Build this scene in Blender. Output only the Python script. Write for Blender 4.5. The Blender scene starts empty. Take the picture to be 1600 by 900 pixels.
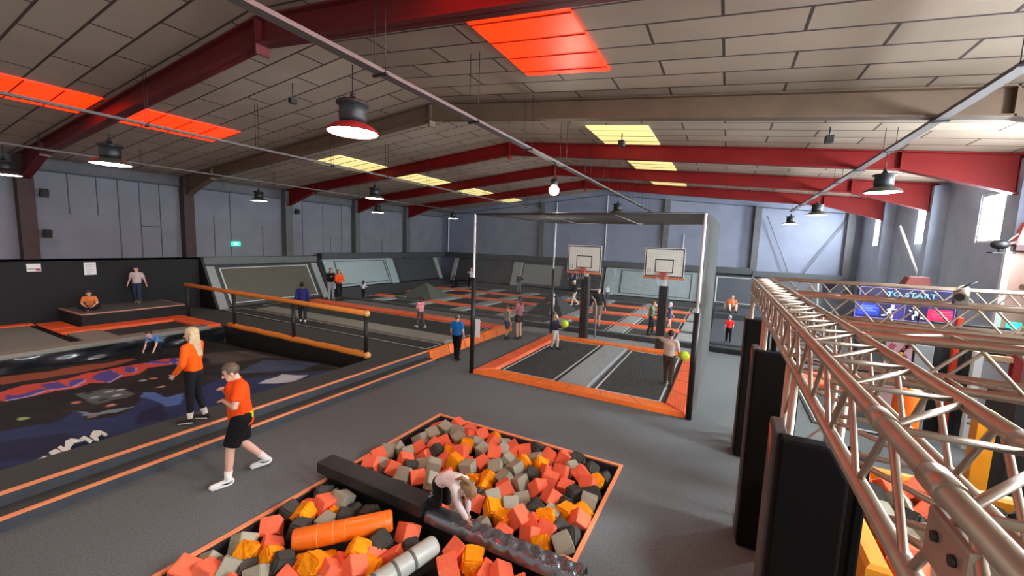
import bpy, bmesh, math, random
from mathutils import Vector, Matrix, Euler, Quaternion
random.seed(7)
SC = bpy.context.scene
COL = SC.collection
PI = math.pi

# ---------------------------------------------------------------- materials
def lin(c):
    out = []
    for v in c[:3]:
        v = v / 255.0
        out.append(v / 12.92 if v <= 0.04045 else ((v + 0.055) / 1.055) ** 2.4)
    return (out[0], out[1], out[2], 1.0)

MATS = {}
def mat(name, rgb, rough=0.7, metal=0.0, noise=0.0, nscale=6.0, bump=0.0, bscale=150.0, emit=0.0, spec=0.5, alpha=1.0):
    if name in MATS:
        return MATS[name]
    m = bpy.data.materials.new(name)
    m.use_nodes = True
    nt = m.node_tree
    b = nt.nodes['Principled BSDF']
    col = lin(rgb)
    b.inputs['Base Color'].default_value = col
    b.inputs['Roughness'].default_value = rough
    b.inputs['Metallic'].default_value = metal
    b.inputs['Specular IOR Level'].default_value = spec
    if emit > 0:
        b.inputs['Emission Color'].default_value = col
        b.inputs['Emission Strength'].default_value = emit
    if noise > 0 or bump > 0:
        tc = nt.nodes.new('ShaderNodeTexCoord')
    if noise > 0:
        n = nt.nodes.new('ShaderNodeTexNoise')
        n.inputs['Scale'].default_value = nscale
        n.inputs['Detail'].default_value = 6
        nt.links.new(tc.outputs['Object'], n.inputs['Vector'])
        r = nt.nodes.new('ShaderNodeValToRGB')
        r.color_ramp.elements[0].position = 0.3
        r.color_ramp.elements[1].position = 0.7
        r.color_ramp.elements[0].color = tuple(c * (1 - noise) for c in col[:3]) + (1,)
        r.color_ramp.elements[1].color = tuple(min(1, c * (1 + noise)) for c in col[:3]) + (1,)
        nt.links.new(n.outputs['Fac'], r.inputs['Fac'])
        nt.links.new(r.outputs['Color'], b.inputs['Base Color'])
    if bump > 0:
        n2 = nt.nodes.new('ShaderNodeTexNoise')
        n2.inputs['Scale'].default_value = bscale
        n2.inputs['Detail'].default_value = 3
        nt.links.new(tc.outputs['Object'], n2.inputs['Vector'])
        bp = nt.nodes.new('ShaderNodeBump')
        bp.inputs['Strength'].default_value = bump
        bp.inputs['Distance'].default_value = 0.02
        nt.links.new(n2.outputs['Fac'], bp.inputs['Height'])
        nt.links.new(bp.outputs['Normal'], b.inputs['Normal'])
    MATS[name] = m
    return m

# ---------------------------------------------------------------- mesh builder
class MB:
    def __init__(s):
        s.v = []; s.f = []; s.m = []; s.sm = []; s.cur = 0
    def add(s, vs, fs, smooth=False):
        o = len(s.v)
        s.v += [tuple(p) for p in vs]
        for f in fs:
            s.f.append([i + o for i in f]); s.m.append(s.cur); s.sm.append(smooth)
        return s
    def hexa(s, p):   # 8 points: bottom 4 ccw, top 4 ccw
        return s.add(p, [(3, 2, 1, 0), (4, 5, 6, 7), (0, 1, 5, 4), (1, 2, 6, 5), (2, 3, 7, 6), (3, 0, 4, 7)])
    def box(s, x0, x1, y0, y1, z0, z1):
        return s.hexa([(x0, y0, z0), (x1, y0, z0), (x1, y1, z0), (x0, y1, z0), (x0, y0, z1), (x1, y0, z1), (x1, y1, z1), (x0, y1, z1)])
    def obox(s, c, size, rot=(0, 0, 0)):
        R = Euler(rot).to_matrix(); c = Vector(c)
        a, b, d = (q / 2 for q in size)
        pts = [(-a, -b, -d), (a, -b, -d), (a, b, -d), (-a, b, -d), (-a, -b, d), (a, -b, d), (a, b, d), (-a, b, d)]
        return s.hexa([tuple(c + R @ Vector(p)) for p in pts])
    def prism(s, poly, off):   # poly: 3D points (planar), extruded by vector off
        n = len(poly); off = Vector(off)
        top = [tuple(Vector(p) + off) for p in poly]
        fs = [tuple(range(n - 1, -1, -1)), tuple(range(n, 2 * n))]
        for i in range(n):
            j = (i + 1) % n
            fs.append((i, j, n + j, n + i))
        return s.add(list(poly) + top, fs)
    def tube(s, pts, r, n=8, cap=True, smooth=True):
        pts = [Vector(p) for p in pts]
        k = len(pts)
        rs = r if isinstance(r, (list, tuple)) else [r] * k
        vs = []; fs = []
        d0 = (pts[1] - pts[0]).normalized()
        up = Vector((0, 0, 1)) if abs(d0.z) < 0.95 else Vector((1, 0, 0))
        side = d0.cross(up).normalized()
        for i in range(k):
            if i == 0: d = pts[1] - pts[0]
            elif i == k - 1: d = pts[-1] - pts[-2]
            else: d = pts[i + 1] - pts[i - 1]
            d.normalize()
            side = (side - d * side.dot(d)).normalized()
            u = d.cross(side)
            for j in range(n):
                a = 2 * PI * j / n
                vs.append(pts[i] + (side * math.cos(a) + u * math.sin(a)) * rs[i])
        for i in range(k - 1):
            for j in range(n):
                j2 = (j + 1) % n
                fs.append((i * n + j, i * n + j2, (i + 1) * n + j2, (i + 1) * n + j))
        s.add(vs, fs, smooth)
        if cap:
            o = len(s.v) - k * n
            s.f.append([o + j for j in range(n - 1, -1, -1)]); s.m.append(s.cur); s.sm.append(False)
            s.f.append([o + (k - 1) * n + j for j in range(n)]); s.m.append(s.cur); s.sm.append(False)
        return s
    def lathe(s, prof, c=(0, 0, 0), n=24, smooth=True):   # profile of (r, z)
        vs = []; fs = []
        for r, z in prof:
            for j in range(n):
                a = 2 * PI * j / n
                vs.append((c[0] + r * math.cos(a), c[1] + r * math.sin(a), c[2] + z))
        for i in range(len(prof) - 1):
            for j in range(n):
                j2 = (j + 1) % n
                fs.append((i * n + j, i * n + j2, (i + 1) * n + j2, (i + 1) * n + j))
        return s.add(vs, fs, smooth)
    def ball(s, c, r, n=12, m=8, R=None):
        rx, ry, rz = r if isinstance(r, (list, tuple)) else (r, r, r)
        vs = []; fs = []
        c = Vector(c)
        for i in range(m + 1):
            t = PI * i / m
            for j in range(n):
                a = 2 * PI * j / n
                p = Vector((rx * math.sin(t) * math.cos(a), ry * math.sin(t) * math.sin(a), rz * math.cos(t)))
                vs.append(c + (R @ p if R else p))
        for i in range(m):
            for j in range(n):
                j2 = (j + 1) % n
                fs.append((i * n + j, (i + 1) * n + j, (i + 1) * n + j2, i * n + j2))
        return s.add(vs, fs, True)
    def rcone(s, p, q, rp, rq, side=None, flat=1.0, cp=True, cq=True, n=14, m=4):
        """tapered limb with round (or cut) ends; flat = depth/width ratio across `side`"""
        p = Vector(p); q = Vector(q)
        d = (q - p)
        if d.length < 1e-6: d = Vector((0, 0, 1e-4))
        d.normalize()
        if side is None:
            side = Vector((1, 0, 0)) if abs(d.x) < 0.9 else Vector((0, 1, 0))
        side = Vector(side); side = (side - d * side.dot(d)).normalized()
        u = d.cross(side)
        rings = []
        if cp:
            for i in range(m):
                t = (PI / 2) * (1 - i / m)
                rings.append((p - d * rp * flat * math.sin(t), max(rp * math.cos(t), 0.0004)))
        rings.append((p, rp)); rings.append((q, rq))
        if cq:
            for i in range(1, m + 1):
                t = (PI / 2) * i / m
                rings.append((q + d * rq * flat * math.sin(t), max(rq * math.cos(t), 0.0004)))
        vs = []; fs = []
        for c, r in rings:
            for j in range(n):
                a = 2 * PI * j / n
                vs.append(c + side * (r * math.cos(a)) + u * (r * flat * math.sin(a)))
        k = len(rings)
        for i in range(k - 1):
            for j in range(n):
                j2 = (j + 1) % n
                fs.append((i * n + j, i * n + j2, (i + 1) * n + j2, (i + 1) * n + j))
        fs.append(tuple(range(n - 1, -1, -1)))
        fs.append(tuple((k - 1) * n + j for j in range(n)))
        return s.add(vs, fs, True)
    def mesh(s, name, mats):
        me = bpy.data.meshes.new(name)
        me.from_pydata(s.v, [], s.f)
        for m in (mats if isinstance(mats, (list, tuple)) else [mats]):
            me.materials.append(m)
        me.polygons.foreach_set('material_index', s.m)
        me.polygons.foreach_set('use_smooth', s.sm)
        me.update()
        return me
    def build(s, name, mats, parent=None, world=False, bevel=0.0, loc=None):
        me = s.mesh(name, mats)
        o = bpy.data.objects.new(name, me); COL.objects.link(o)
        if parent is not None:
            o.parent = parent
            if world:
                me.transform(Matrix.Translation(-Vector(parent.location)))
        elif loc is not None:
            me.transform(Matrix.Translation(-Vector(loc))); o.location = loc
        if bevel > 0:
            b = o.modifiers.new('edge', 'BEVEL'); b.width = bevel; b.segments = 2; b.limit_method = 'ANGLE'
        return o

def thing(name, label, cat, loc=(0, 0, 0), rz=0.0, group=None):
    o = bpy.data.objects.new(name, None); COL.objects.link(o)
    o.location = loc; o.rotation_euler = (0, 0, rz); o.empty_display_size = 0.1
    o['label'] = label; o['category'] = cat
    if group: o['group'] = group
    return o
def tag(o, label, cat, group=None):
    o['label'] = label; o['category'] = cat
    if group: o['group'] = group
    return o
def struct(o, label=None):
    o['kind'] = 'structure'
    if label: o['label'] = label
    return o
def copy_thing(root, loc, rz=None, label=None, group=None):
    r = root.copy(); COL.objects.link(r); r.location = loc
    if rz is not None: r.rotation_euler = (0, 0, rz)
    if label: r['label'] = label
    if group: r['group'] = group
    for ch in list(root.children):
        c = ch.copy(); COL.objects.link(c); c.parent = r
        for g in list(ch.children):
            d = g.copy(); COL.objects.link(d); d.parent = c
    return r

# ---------------------------------------------------------------- palette
CARPET = mat('carpet_grey', (104, 108, 107), 0.95, noise=0.22, nscale=45, bump=0.25, bscale=120, spec=0.15)
CARPET_D = mat('carpet_dark', (74, 76, 73), 0.95, noise=0.10, nscale=60, bump=0.25, bscale=120, spec=0.15)
RISER = mat('carpet_riser', (74, 78, 82), 0.95, noise=0.1, nscale=10, spec=0.15)
ORANGE = mat('orange_pad_vinyl', (243, 104, 52), 0.42, noise=0.05, nscale=3, bump=0.05, bscale=8)
ORANGE2 = mat('bright_orange_pad_vinyl', (250, 120, 24), 0.4, noise=0.05, nscale=3, bump=0.05, bscale=8)
NOSING = mat('orange_nosing', (246, 150, 100), 0.5)
GREYPAD = mat('grey_pad_vinyl', (150, 154, 154), 0.5, noise=0.06, nscale=3, bump=0.05, bscale=8)
WARMPAD = mat('warm_grey_pad_vinyl', (136, 136, 124), 0.55, noise=0.08, nscale=4, bump=0.05, bscale=8)
BLUEPAD = mat('pale_blue_grey_vinyl', (150, 164, 166), 0.5, noise=0.04, nscale=3)
BED = mat('trampoline_mesh', (58, 59, 58), 0.8, noise=0.1, nscale=60, bump=0.15, bscale=300, spec=0.25)
BED_O = mat('wall_trampoline_mesh', (88, 86, 76), 0.55, noise=0.08, nscale=5)
DARKPAD = mat('charcoal_pad_vinyl', (62, 64, 66), 0.6, noise=0.08, nscale=4)
BLACKPAD = mat('black_pad_vinyl', (26, 23, 22), 0.5, noise=0.15, nscale=3, bump=0.04, bscale=12)
BLACKWALL = mat('black_wall_padding', (26, 26, 27), 0.8, noise=0.12, nscale=5)
SHINY = mat('wrinkled_black_vinyl', (30, 31, 34), 0.18)
SILVERY = mat('wrinkled_silvery_vinyl', (126, 128, 134), 0.2, metal=0.75)
WHITE = mat('white_line_web', (196, 198, 196), 0.6)
WHITEP = mat('white_painted_metal', (225, 225, 222), 0.45)
BLACKM = mat('black_metal', (24, 24, 25), 0.5)
ALU = mat('brushed_aluminium', (176, 158, 140), 0.42, metal=0.65, noise=0.1, nscale=9)
STEEL = mat('galvanised_steel', (96, 88, 84), 0.6, metal=0.1)
RED = mat('red_steel_paint', (112, 14, 12), 0.6, noise=0.12, nscale=2, spec=0.2)
REDB = mat('bright_red_steel_paint', (170, 34, 30), 0.5, noise=0.1, nscale=2)
MAROON = mat('maroon_steel_paint', (92, 13, 15), 0.5, noise=0.15, nscale=2)
BEIGE = mat('beige_steel_paint', (98, 77, 58), 0.6, noise=0.15, nscale=2)
CONC = mat('grey_column_paint', (92, 92, 94), 0.8, noise=0.12, nscale=4)
BROWNC = mat('brown_column_paint', (66, 48, 46), 0.8, noise=0.12, nscale=4)
WALLL = mat('lavender_grey_wall', (117, 117, 125), 0.85, noise=0.09, nscale=1.2)
WALLB = mat('blue_grey_wall', (126, 132, 150), 0.85, noise=0.09, nscale=1.0)
WALLR = mat('pale_blue_sheeting', (172, 184, 204), 0.7, noise=0.1, nscale=1.5)
SEAM = mat('wall_seam', (70, 70, 78), 0.9)
# ================================================================ the hall
P = 0.34                       # raised platform on the left
XL, XR, YB, XM = -21.0, 6.05, 27.2, -7.45
FR = [-0.1, 4.5, 9.1, 13.62, 18.15, 22.7]        # portal frames along the hall
def roofz(x): return 7.32 - 0.1 * abs(x - XM)

# floor with the two pits left open
fl = MB()
def slab(m, x0, x1, y0, y1, z, t=0.12): m.box(x0, x1, y0, y1, z - t, z)
PX0, PX1, PY0, PY1 = -5.0, -1.28, 1.2, 6.49
slab(fl, -8.35, PX0, -3.0, YB, 0); slab(fl, XL, -8.35, 7.75, YB, 0); slab(fl, XL, -15.62, -3.0, 7.75, 0); slab(fl, -15.62, -8.35, -3.0, 7.75, -.35); slab(fl, PX1, 1.25, -3.0, YB, 0)
slab(fl, PX0, PX1, -3.0, PY0, 0); slab(fl, PX0, PX1, PY1, YB, 0)
slab(fl, 1.25, XR, -3.0, YB, 0)
struct(fl.build('floor', CARPET), 'dark grey carpeted floor of the hall')

# ceiling: two slopes of insulation boards with dark joints
CE = bpy.data.materials.new('ceiling_boards'); CE.use_nodes = True
nt = CE.node_tree; bs = nt.nodes['Principled BSDF']
tc = nt.nodes.new('ShaderNodeTexCoord')
br = nt.nodes.new('ShaderNodeTexBrick')
br.inputs['Scale'].default_value = 1.0
br.inputs['Brick Width'].default_value = 1.92
br.inputs['Row Height'].default_value = 0.62
br.inputs['Mortar Size'].default_value = 0.021
br.inputs['Mortar Smooth'].default_value = 0.0
br.inputs['Bias'].default_value = 0.0
br.inputs['Color1'].default_value = lin((182, 164, 144))
br.inputs['Color2'].default_value = lin((168, 150, 132))
br.inputs['Mortar'].default_value = lin((70, 58, 54))
br.offset = 0.5
mp = nt.nodes.new('ShaderNodeMapping'); mp.inputs['Location'].default_value = (0.3, 0.06, 0)
nt.links.new(tc.outputs['Object'], mp.inputs['Vector'])
nt.links.new(mp.outputs['Vector'], br.inputs['Vector'])
nz = nt.nodes.new('ShaderNodeTexNoise'); nz.inputs['Scale'].default_value = 0.7; nz.inputs['Detail'].default_value = 5
nt.links.new(tc.outputs['Object'], nz.inputs['Vector'])
mx = nt.nodes.new('ShaderNodeMix'); mx.data_type = 'RGBA'; mx.blend_type = 'MULTIPLY'
mx.inputs['Factor'].default_value = 0.3
nt.links.new(br.outputs['Color'], mx.inputs[6]); nt.links.new(nz.outputs['Color'], mx.inputs[7])
hs = nt.nodes.new('ShaderNodeHueSaturation'); hs.inputs['Saturation'].default_value = 0.0
nt.links.new(nz.outputs['Color'], hs.inputs['Color']); nt.links.new(hs.outputs['Color'], mx.inputs[7])
nt.links.new(mx.outputs[2], bs.inputs['Base Color']); bs.inputs['Roughness'].default_value = 0.6
ce = MB()
for xa, xb in ((XL - 0.2, XM), (XM, XR + 0.2)):
    za, zb = roofz(xa), roofz(xb)
    ce.hexa([(xa, -2.5, za), (xb, -2.5, zb), (xb, YB + .2, zb), (xa, YB + .2, za), (xa, -2.5, za + .12), (xb, -2.5, zb + .12), (xb, YB + .2, zb + .12), (xa, YB + .2, za + .12)])
struct(ce.build('ceiling', CE), 'beige board ceiling sloping from the central ridge')

# walls
def wall_obj(name, m, mats, label): return struct(m.build(name, mats), label)
wl = MB(); wl.box(XL - .2, XL, -2.5, YB, 0, 6.3)
wl.cur = 1
for y, z0, z1 in ((5.55, 4.1, 5.5), (6.3, 4.1, 5.5), (7.55, 2.4, 5.5), (8.2, 2.4, 5.5), (10.2, 2.4, 4.4), (12.4, 2.5, 4.0), (15.9, 2.5, 5.4), (16.4, 2.5, 3.6), (20.5, 2.5, 3.6), (6.9, 2.4, 5.5), (10.9, 2.4, 5.5), (14.6, 2.5, 5.5), (17.2, 2.5, 5.5)):
    wl.box(XL, XL + .012, y, y + .03, z0, z1)
wl.box(XL, XL + .012, 7.55, 8.2, 3.75, 3.79)
wl.box(XL, XL + .10, -2.4, YB, 5.5, 5.56)
wl.cur = 2
wl.box(XL, XL + .06, -2.4, YB, 5.56, 5.95)
wall_obj('wall_left', wl, [WALLL, SEAM, CONC], 'lavender grey panelled side wall of the hall')
wb = MB()
wb.prism([(XL, YB, 0), (XR, YB, 0), (XR, YB, roofz(XR)), (XM, YB, roofz(XM)), (XL, YB, roofz(XL))], (0, .2, 0))
wb.cur = 1
for a, b in ((XL, XM), (XM, XR)):
    wb.hexa([(a, YB - .05, roofz(a) - .32), (b, YB - .05, roofz(b) - .32), (b, YB, roofz(b) - .32), (a, YB, roofz(a) - .32), (a, YB - .05, roofz(a) - .28), (b, YB - .05, roofz(b) - .28), (b, YB, roofz(b) - .28), (a, YB, roofz(a) - .28)])
wall_obj('wall_back', wb, [WALLB, SEAM], 'blue grey gable wall at the far end')
# right wall with a tall window in every bay
WIN = [(1.0, 2.2), (5.5, 6.7), (10.2, 11.4), (14.9, 16.05), (19.0, 20.2), (23.9, 25.1)]
WZ0, WZ1 = 4.06, 5.35
wr = MB()
ys = [-2.5]
for a, b in WIN:
    wr.box(XR, XR + .2, ys[-1], a, 0, 6.2)
    wr.box(XR, XR + .2, a, b, 0, WZ0); wr.box(XR, XR + .2, a, b, WZ1, 6.2)
    ys.append(b)
wr.box(XR, XR + .2, ys[-1], YB, 0, 6.2)
wall_obj('wall_right', wr, [WALLR], 'pale blue side wall with tall windows')
PANE = mat('daylit_glass', (236, 246, 255), 0.3, emit=150.0)
for i, (a, b) in enumerate(WIN):
    w = MB(); w.box(XR + .10, XR + .12, a, b, WZ0, WZ1)
    g = struct(w.build('window_%d' % (i + 1), PANE), 'tall bright window in the right wall')
    f = MB()
    for y in (a, b - .06): f.box(XR + .02, XR + .10, y, y + .06, WZ0, WZ1)
    for z in (WZ0, WZ1 - .06): f.box(XR + .02, XR + .10, a + .06, b - .06, z, z + .06)
    f.box(XR + .03, XR + .10, a + .06, b - .06, (WZ0 + WZ1) / 2, (WZ0 + WZ1) / 2 + .04)
    f.build('window_frame', WHITEP, g, True)
# roof lights
LO = mat('orange_roof_light', (255, 38, 2), 0.4, emit=2.2)
LY = mat('yellow_roof_light', (236, 220, 146), 0.4, emit=0.72)
k = 7
BAR = mat('roof_light_bar', (120, 20, 10), 0.7)
BARY = mat('yellow_roof_light_bar', (110, 96, 60), 0.7)
for m, xa, xb, ya, yb, nm in ((LO, -15.05, -13.5, .6, 4.3, 'orange'), (LO, -15.05, -13.5, 4.78, 7.4, 'orange'), (LO, -3.8, -2.15, .8, 4.3, 'orange'), (LO, -3.8, -2.15, 4.75, 7.58, 'orange'),
                          (LY, -14.9, -13.4, 10.9, 13.4, 'yellow'), (LY, -14.9, -13.4, 15.2, 17.95, 'yellow'), (LY, -14.9, -13.4, 19.8, 22.5, 'yellow'), (LY, -14.9, -13.4, 24.6, 26.6, 'yellow'),
                          (LY, -3.8, -2.1, 11.3, 13.4, 'yellow'), (LY, -3.7, -2.1, 15.9, 17.95, 'yellow'), (LY, -3.7, -2.1, 20.4, 22.5, 'yellow'), (LY, -3.7, -2.1, 24.8, 26.6, 'yellow')):
    w = MB(); za, zb = roofz(xa) - .03, roofz(xb) - .03
    w.hexa([(xa, ya, za), (xb, ya, zb), (xb, yb, zb), (xa, yb, za), (xa, ya, za + .03), (xb, ya, zb + .03), (xb, yb, zb + .03), (xa, yb, za + .03)])
    o = struct(w.build('window_%d' % k, m), nm + ' roof light panel in the ceiling')
    b = MB(); y = math.ceil(ya / .62) * .62 - .06
    while y < yb:
        if y > ya: b.hexa([(xa, y, za - .012), (xb, y, zb - .012), (xb, y + .025, zb - .012), (xa, y + .025, za - .012), (xa, y, za), (xb, y, zb), (xb, y + .025, zb), (xa, y + .025, za)])
        y += .62
    if b.v: b.build('window_bars', BAR if nm == 'orange' else BARY, o, True)
    k += 1
# portal frames: tapered I-section rafters with deep haunches, and their columns
def ibeam(m, path, w=.24, t=.03):
    """path: list of (x, ztop, zbot) at constant y=0: web and two flanges"""
    for (x0, a0, b0), (x1, a1, b1) in zip(path, path[1:]):
        m.hexa([(x0, -.012, b0), (x1, -.012, b1), (x1, .012, b1), (x0, .012, b0), (x0, -.012, a0), (x1, -.012, a1), (x1, .012, a1), (x0, .012, a0)])
        for za0, za1 in ((a0, a1), (b0 + t, b1 + t)):
            m.hexa([(x0, -w / 2, za0 - t), (x1, -w / 2, za1 - t), (x1, w / 2, za1 - t), (x0, w / 2, za0 - t), (x0, -w / 2, za0), (x1, -w / 2, za1), (x1, w / 2, za1), (x0, w / 2, za0)])
FM = [MAROON, MAROON, BEIGE, RED, RED, RED]
for i, y in enumerate(FR):
    top = lambda x: roofz(x) - .02
    f = MB()
    path = [(-20.75, top(-20.75), 5.12), (-18.6, top(-18.6), 5.8), (XM - .01, top(XM), 6.86)]
    ibeam(f, path)
    path = [(XM + .01, top(XM), 6.86), (3.6, top(3.6), 5.74), (5.8, top(5.8), 5.06)]
    ibeam(f, path)
    # ridge gusset and splice plates
    f.box(XM - .02, XM + .02, -.12, .12, 6.7, top(XM))
    for x in (-18.6, 3.6): f.box(x - .015, x + .015, -.12, .12, 5.74, top(x))
    for v in range(len(f.v)):
        p = f.v[v]; f.v[v] = (p[0], p[1] + y, p[2])
    struct(f.build('trim_%d' % (i + 1), FM[i]), ['maroon', 'dark maroon', 'beige painted', 'red', 'red', 'red'][i] + ' steel portal rafter under the roof')
    for sd in (0, 1):
        c = MB()
        xa, xb = (XL, -20.62) if sd == 0 else (5.67, XR)
        for u, v2 in ((xa, xa + .03), (xb - .03, xb)): c.box(u, v2, y - .19, y + .19, 0, 5.95 if sd == 0 else 5.9)
        c.box(xa + .03, xb - .03, y - .19, y + .19, 0.0, 5.9)
        cm = (BROWNC if i < 3 else CONC) if sd == 0 else WALLR
        struct(c.build('trim_%d' % (i * 2 + 7 + sd), cm), ('brown' if i < 3 else 'grey') + ' steel column on the left wall' if sd == 0 else 'pale blue column between the right windows')
# gable posts
for j, x in enumerate((-11.9, -3.5, 1.37, 5.55)):
    c = MB(); c.box(x - .16, x + .16, YB - .32, YB, 2.3, roofz(x) - .3)
    struct(c.build('trim_%d' % (20 + j), CONC), 'grey steel post on the far gable wall')
c = MB(); c.tube([(-20.3, YB - .1, 2.6), (-20.3, YB - .1, 5.5)], .05)
c.tube([(-10.9, YB - .06, 2.6), (-10.9, YB - .06, 6.6)], .045); c.tube([(-2.45, YB - .06, 2.6), (-2.45, YB - .06, 4.5)], .03); c.tube([(-7.3, YB - .06, 2.6), (-7.3, YB - .06, 7.0)], .035)
struct(c.build('trim_30', WHITEP), 'white vertical pipes on the gable wall')
# wind braces
for nm, a, b in (('wind_brace', (1.81, YB - .2, 5.6), (3.07, YB - .2, 2.5)), ('wind_brace', (5.4, YB - .2, 5.4), (3.74, YB - .2, 2.5))):
    m = MB(); m.tube([a, b], .022, 6)
    lb = 'grey diagonal wind brace leaning %s on the far gable wall' % ('down to the right' if a[0] < 3 else 'down to the left')
    struct(tag(m.build(nm, CONC), lb, 'brace'))
m = MB(); m.tube([(5.7, 20.6, 4.75), (5.75, 17.6, 2.3)], .04, 6)
struct(tag(m.build('wind_brace', WHITEP), 'white diagonal brace on the right wall below the middle window', 'brace'))
# ================================================================ cable trays and pendant lamps
for i, (x, y0, y1) in enumerate(((-4.3, .3, 26.5), (-11.0, .3, 26.5), (-17.6, .3, 26.5), (2.82, 3.0, 26.5))):
    t = thing('cable_tray', ['galvanised cable tray hanging under the ridge, above the basketball cage', 'thin cable tray running beside the left roof lights', 'thin cable tray nearest the left wall', 'cable tray hanging above the truss course on the right'][i], 'cable tray', (x, (y0 + y1) / 2, 5.8), 0, 'overhead cable trays')
    m = MB(); w = .075 if i in (0, 3) else .045
    m.box(x - w, x + w, y0, y1, 5.79, 5.80); m.box(x - w, x - w + .008, y0, y1, 5.80, 5.84); m.box(x + w - .008, x + w, y0, y1, 5.80, 5.84)
    m.build('tray', STEEL, t, True)
    y = y0 + 1.6
    while y < y1:
        h = MB(); zt = roofz(x) - .02
        h.tube([(x - w - .02, y, 5.77), (x - w - .02, y, zt)], .006, 5); h.tube([(x + w + .02, y, 5.77), (x + w + .02, y, zt)], .006, 5)
        h.box(x - w - .05, x + w + .05, y - .02, y + .02, 5.765, 5.79)
        h.build('hanger', BLACKM, t, True)
        y += 2.27
    c = MB(); c.tube([(x - .02, y0, 5.815), (x - .02, y1, 5.815)], .014, 6); c.build('cable', mat('red_cable', (150, 60, 56), .6) if i == 0 else mat('white_cable', (190, 190, 188), .6), t, True)
LAMPG = mat('lamp_diffuser', (255, 250, 236), 0.4, emit=27.0)
LAMPG2 = mat('bare_lamp_glow', (255, 252, 240), 0.4, emit=90.0)
SHADE_R = mat('red_enamel_shade', (120, 34, 34), 0.35)
SHADE_D = mat('dark_enamel_shade', (62, 62, 54), 0.4)
def pendant(x, y, z, label, shade, glow=LAMPG):
    t = thing('pendant_lamp', label, 'lamp', (x, y, z), 0, 'pendant lamps')
    m = MB()
    prof = [(.325, 0), (.32, .03), (.25, .085), (.17, .12), (.15, .13), (.15, .115), (.24, .07), (.30, .02), (.315, 0), (.325, 0)]
    m.lathe(prof, n=28); m.build('lamp_shade', shade, t)
    h = MB(); h.lathe([(.0, .13), (.16, .13), (.17, .2), (.16, .34), (.20, .35), (.20, .38), (.06, .40), (.03, .46), (.0, .46)], n=20)
    h.build('ballast_housing', BLACKM, t)
    d = MB(); d.lathe([(0, .03), (.15, .025), (.26, .018), (.31, .008)], n=28)
    d.build('diffuser', glow, t)
    c = MB(); c.tube([(0, 0, .46), (0, 0, 5.78 - z)], .008, 6); c.lathe([(.03, .44), (.035, .47), (.02, .5), (.0, .5)], n=10)
    c.build('cord', BLACKM, t)
    return t
LAMPS = [(-4.4, 3.8, 4.94, 'large pendant lamp with red shade, nearest under the ridge tray', SHADE_R), (-11.0, 3.55, 4.88, 'dark pendant lamp above the landing airbag, beside the left roof lights', SHADE_D),
         (-17.7, 3.5, 4.98, 'pendant lamp cut by the left picture edge, beside the left wall', SHADE_D), (-17.6, 10.3, 5.0, 'pendant lamp before the left wall, above the green exit sign', SHADE_D),
         (-11.2, 10.6, 5.0, 'pendant lamp above the orange rail end, larger of two hanging together', SHADE_D), (-16.9, 16.2, 5.0, 'small pendant lamp just below a larger one, before the left wall', SHADE_D),
         (-15.4, 21.0, 5.0, 'tiny pendant lamp in front of the far left corner', SHADE_D), (-4.2, 17.2, 5.0, 'pendant lamp seen over the cage roof above the left backboard', SHADE_D),
         (-3.9, 22.8, 5.0, 'smallest pendant lamp seen through the cage roof between the backboards', SHADE_D), (2.82, 11.5, 4.95, 'large dark pendant lamp above the start sign on the right', SHADE_D),
         (2.75, 18.4, 5.0, 'pendant lamp before the gable wall, nearer of the right pair', SHADE_D), (2.6, 24.2, 5.0, 'smallest pendant lamp near the diagonal braces of the gable wall', SHADE_D)]
for a in LAMPS: pendant(*a)
g = thing('globe_lamp', 'bare bright glowing lamp hanging over the cage under the ridge', 'lamp', (-4.25, 10.3, 5.05))
m = MB(); m.ball((0, 0, 0), .13, 16, 10); m.build('bulb', LAMPG2, g)
m = MB(); m.lathe([(0, .12), (.09, .12), (.1, .2), (.08, .3), (0, .3)], n=16); m.build('ballast_housing', BLACKM, g)
m = MB(); m.tube([(0, 0, .3), (0, 0, .73)], .008, 6); m.build('cord', BLACKM, g)
# rows that hang behind the viewpoint over the gallery
for x in (-11.0, -4.4): pendant(x, -1.2, 5.0, 'pendant lamp hanging over the viewing gallery', SHADE_D)
# small fixtures on walls
m = MB(); m.box(-.03, .03, -.2, .2, -.1, .1)
e = thing('exit_sign', 'small glowing green exit sign on the left wall', 'exit sign', (-20.93, 11.08, 3.12))
m.build('sign_box', mat('exit_sign_green', (40, 214, 170), .5, emit=1.6), e)
m = MB(); m.prism([(.031, -.1, -.03), (.031, -.02, -.03), (.031, -.02, -.07), (.031, .08, 0), (.031, -.02, .07), (.031, -.02, .03), (.031, -.1, .03)], (.004, 0, 0))
m.build('arrow', mat('exit_sign_white', (235, 255, 248), .5, emit=2.0), e)
def cctv(x, y, z, label):
    t = thing('wall_speaker', label, 'speaker', (x, y, z))
    m = MB(); m.box(-.1, .0, -.03, .03, -.03, .03); m.build('bracket', BLACKM, t)
    m = MB(); m.obox((.06, 0, -.02), (.16, .2, .26), (0, .3, 0)); m.build('speaker_cabinet', BLACKM, t, bevel=.01)
cctv(-20.5, 4.85, 4.75, 'small black speaker high beside the maroon column')
cctv(-20.5, 4.85, 3.4, 'black speaker lower beside the maroon column, above the posters')
cctv(-20.5, 13.95, 4.9, 'small black speaker beside the first red rafter foot')
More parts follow.
